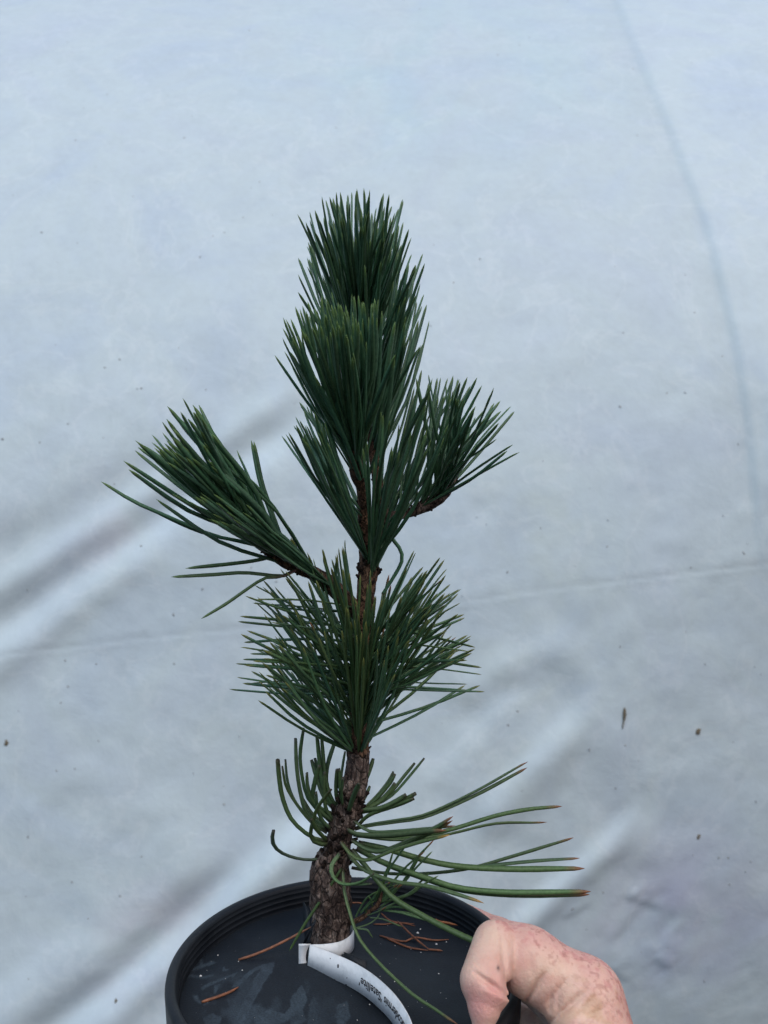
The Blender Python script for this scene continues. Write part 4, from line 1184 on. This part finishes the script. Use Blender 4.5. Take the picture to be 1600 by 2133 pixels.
def surface_nets(fn, lo, hi, h):
    n = [int(math.ceil((hi[k] - lo[k]) / h)) + 1 for k in range(3)]
    gxs = [lo[k] + h * np.arange(n[k]) for k in range(3)]
    q_ = 5                                            # evaluate coarsely first, finely only near the surface
    nc = [(k + q_ - 1) // q_ + 1 for k in n]
    cg = [lo[k] + h * q_ * np.arange(nc[k]) for k in range(3)]
    Pc = np.stack([a_.ravel() for a_ in np.meshgrid(*cg, indexing='ij')], 1).astype(np.float32)
    cv = np.concatenate([fn(Pc[i:i + 400000]) for i in range(0, len(Pc), 400000)]).reshape(nc)
    near = np.abs(cv) < h * q_ * 1.8
    up = lambda a_: a_.repeat(q_, 0).repeat(q_, 1).repeat(q_, 2)
    o_ = q_ // 2
    val = up(cv)[o_:o_ + n[0], o_:o_ + n[1], o_:o_ + n[2]].copy()
    msk = up(near)[o_:o_ + n[0], o_:o_ + n[1], o_:o_ + n[2]]
    I = np.argwhere(msk)
    Pf = (I * h + np.array(lo)).astype(np.float32)
    fv = np.concatenate([fn(Pf[i:i + 400000]) for i in range(0, len(Pf), 400000)])
    val[msk] = fv
    s = val < 0
    def sl_(o): return tuple(slice(o[k], n[k] - 1 + o[k]) for k in range(3))
    corners = [(i, j, k) for i in (0, 1) for j in (0, 1) for k in (0, 1)]
    tot_ = np.zeros([k - 1 for k in n], np.int8)
    for a_ in corners:
        tot_ += s[sl_(a_)]
    act = (tot_ > 0) & (tot_ < 8)
    loc = np.argwhere(act)
    cv_ = {a_: val[loc[:, 0] + a_[0], loc[:, 1] + a_[1], loc[:, 2] + a_[2]] for a_ in corners}
    acc = np.zeros((len(loc), 3)); cnt = np.zeros(len(loc))
    for a_ in corners:
        for ax_ in range(3):
            if a_[ax_] == 1: continue
            b2 = list(a_); b2[ax_] = 1
            va, vb = cv_[a_], cv_[tuple(b2)]
            cr = (va < 0) != (vb < 0)
            t = np.where(cr, va / np.where(va == vb, 1, va - vb), 0)
            for k in range(3):
                acc[:, k] += np.where(cr, (a_[k] + (t if k == ax_ else 0)), 0)
            cnt += cr
    vid = -np.ones(act.shape, np.int32)
    vid[act] = np.arange(len(loc))
    V = (loc + acc / cnt[:, None]) * h + np.array(lo)
    faces = []
    for ax_ in range(3):
        u, v = (ax_ + 1) % 3, (ax_ + 2) % 3
        i0 = [slice(0, n[k]) for k in range(3)]; i1 = list(i0)
        i0[ax_] = slice(0, n[ax_] - 1); i1[ax_] = slice(1, n[ax_])
        A, B = s[tuple(i0)], s[tuple(i1)]
        E = np.argwhere(A != B)
        E = E[(E[:, u] > 0) & (E[:, v] > 0) & (E[:, u] < n[u] - 1) & (E[:, v] < n[v] - 1)]
        ins = A[E[:, 0], E[:, 1], E[:, 2]]
        def g(du, dv):
            Q_ = E.copy(); Q_[:, u] += du; Q_[:, v] += dv
            return vid[Q_[:, 0], Q_[:, 1], Q_[:, 2]]
        f = np.stack([g(-1, -1), g(0, -1), g(0, 0), g(-1, 0)], 1)
        f[~ins] = f[~ins][:, ::-1]
        faces.append(f)
    return V, np.vstack(faces)

HV, HF = surface_nets(hand_sdf, (18, 100, -248), (138, 375, 34), 0.62)
hv = HV / 1000.0
hpx, hpy = to_px(hv)
# skin colour: pale base, pink pads, blotchy freckles towards the back of the hand, sallow marks on the ball of the thumb
hc = np.tile(np.array([0.70, 0.475, 0.375]), (len(hv), 1))
def skin_spot(center, rad, colr, k):
    global hc
    m = np.exp(-(np.linalg.norm(HV - center, axis=1) / rad) ** 2)[:, None] * k
    hc = hc * (1 - m) + np.array(colr) * m
skin_spot(mm(1022, 2068, 251), 7, (0.62, 0.27, 0.245), 0.85)
skin_spot(mm(985, 2100, 251), 6, (0.58, 0.25, 0.24), 0.7)
skin_spot(mm(1085, 2000, 260), 11, (0.60, 0.33, 0.29), 0.55)
skin_spot(mm(1040, 1945, 268), 7, (0.70, 0.52, 0.40), 0.6)
skin_spot(mm(1150, 2020, 258), 9, (0.70, 0.54, 0.40), 0.5)
skin_spot(mm(1000, 2040, 252), 4, (0.70, 0.55, 0.42), 0.5)
dors = sstep(4, 18, (HV - M) @ np.array([0.75, 0.35, 0.55]) + 6)
dors = np.maximum(dors, sstep(-2, 9, (HV - (M + PIP) / 2) @ np.array([0.35, 0.5, 0.79]) - 2) * (HV[:, 0] > 40) * 0.9)
fr = sstep(0.50, 0.64, fbm(HV, 0.60, 51, 3)) * dors
hc = hc * (1 - 0.78 * fr[:, None]) + np.array([0.52, 0.20, 0.19]) * 0.78 * fr[:, None]
mo = sstep(0.42, 0.68, fbm(HV, 0.16, 77, 4))
hc = hc * (1 - 0.38 * mo[:, None]) + np.array([0.60, 0.32, 0.28]) * 0.38 * mo[:, None]
pk = dors * (0.55 + 0.5 * fbm(HV, 0.09, 57, 2))
hc = hc * (1 - 0.6 * pk[:, None]) + np.array([0.62, 0.31, 0.28]) * 0.6 * pk[:, None]
fr2 = sstep(0.58, 0.68, fbm(HV, 0.95, 61, 2)) * np.clip(dors + 0.35, 0, 1) * (HV[:, 0] > 52)
hc = hc * (1 - 0.55 * fr2[:, None]) + np.array([0.36, 0.14, 0.12]) * 0.55 * fr2[:, None]
sal = sstep(0.55, 0.72, fbm(HV, 0.20, 71, 3)) * np.exp(-(np.linalg.norm(HV - mm(1240, 2100, 252), axis=1) / 16) ** 2)
hc = hc * (1 - 0.5 * sal[:, None]) + np.array([0.52, 0.34, 0.19]) * 0.5 * sal[:, None]
mole = np.exp(-((hpx - 1038) ** 2 / 3.2 ** 2 + (hpy - 2016) ** 2 / 5.0 ** 2)) * (HV[:, 1] < 275)
hc = hc * (1 - 0.9 * mole[:, None]) + np.array([0.05, 0.03, 0.03]) * 0.9 * mole[:, None]
hand = mesh_obj('hand', hv, HF, m_skin, None, hc)
sm = hand.modifiers.new('smooth', 'SMOOTH'); sm.factor = 0.4; sm.iterations = 2
tag(hand, 'bare freckled hand hooking its index finger over the rim of the black pot', 'hand')
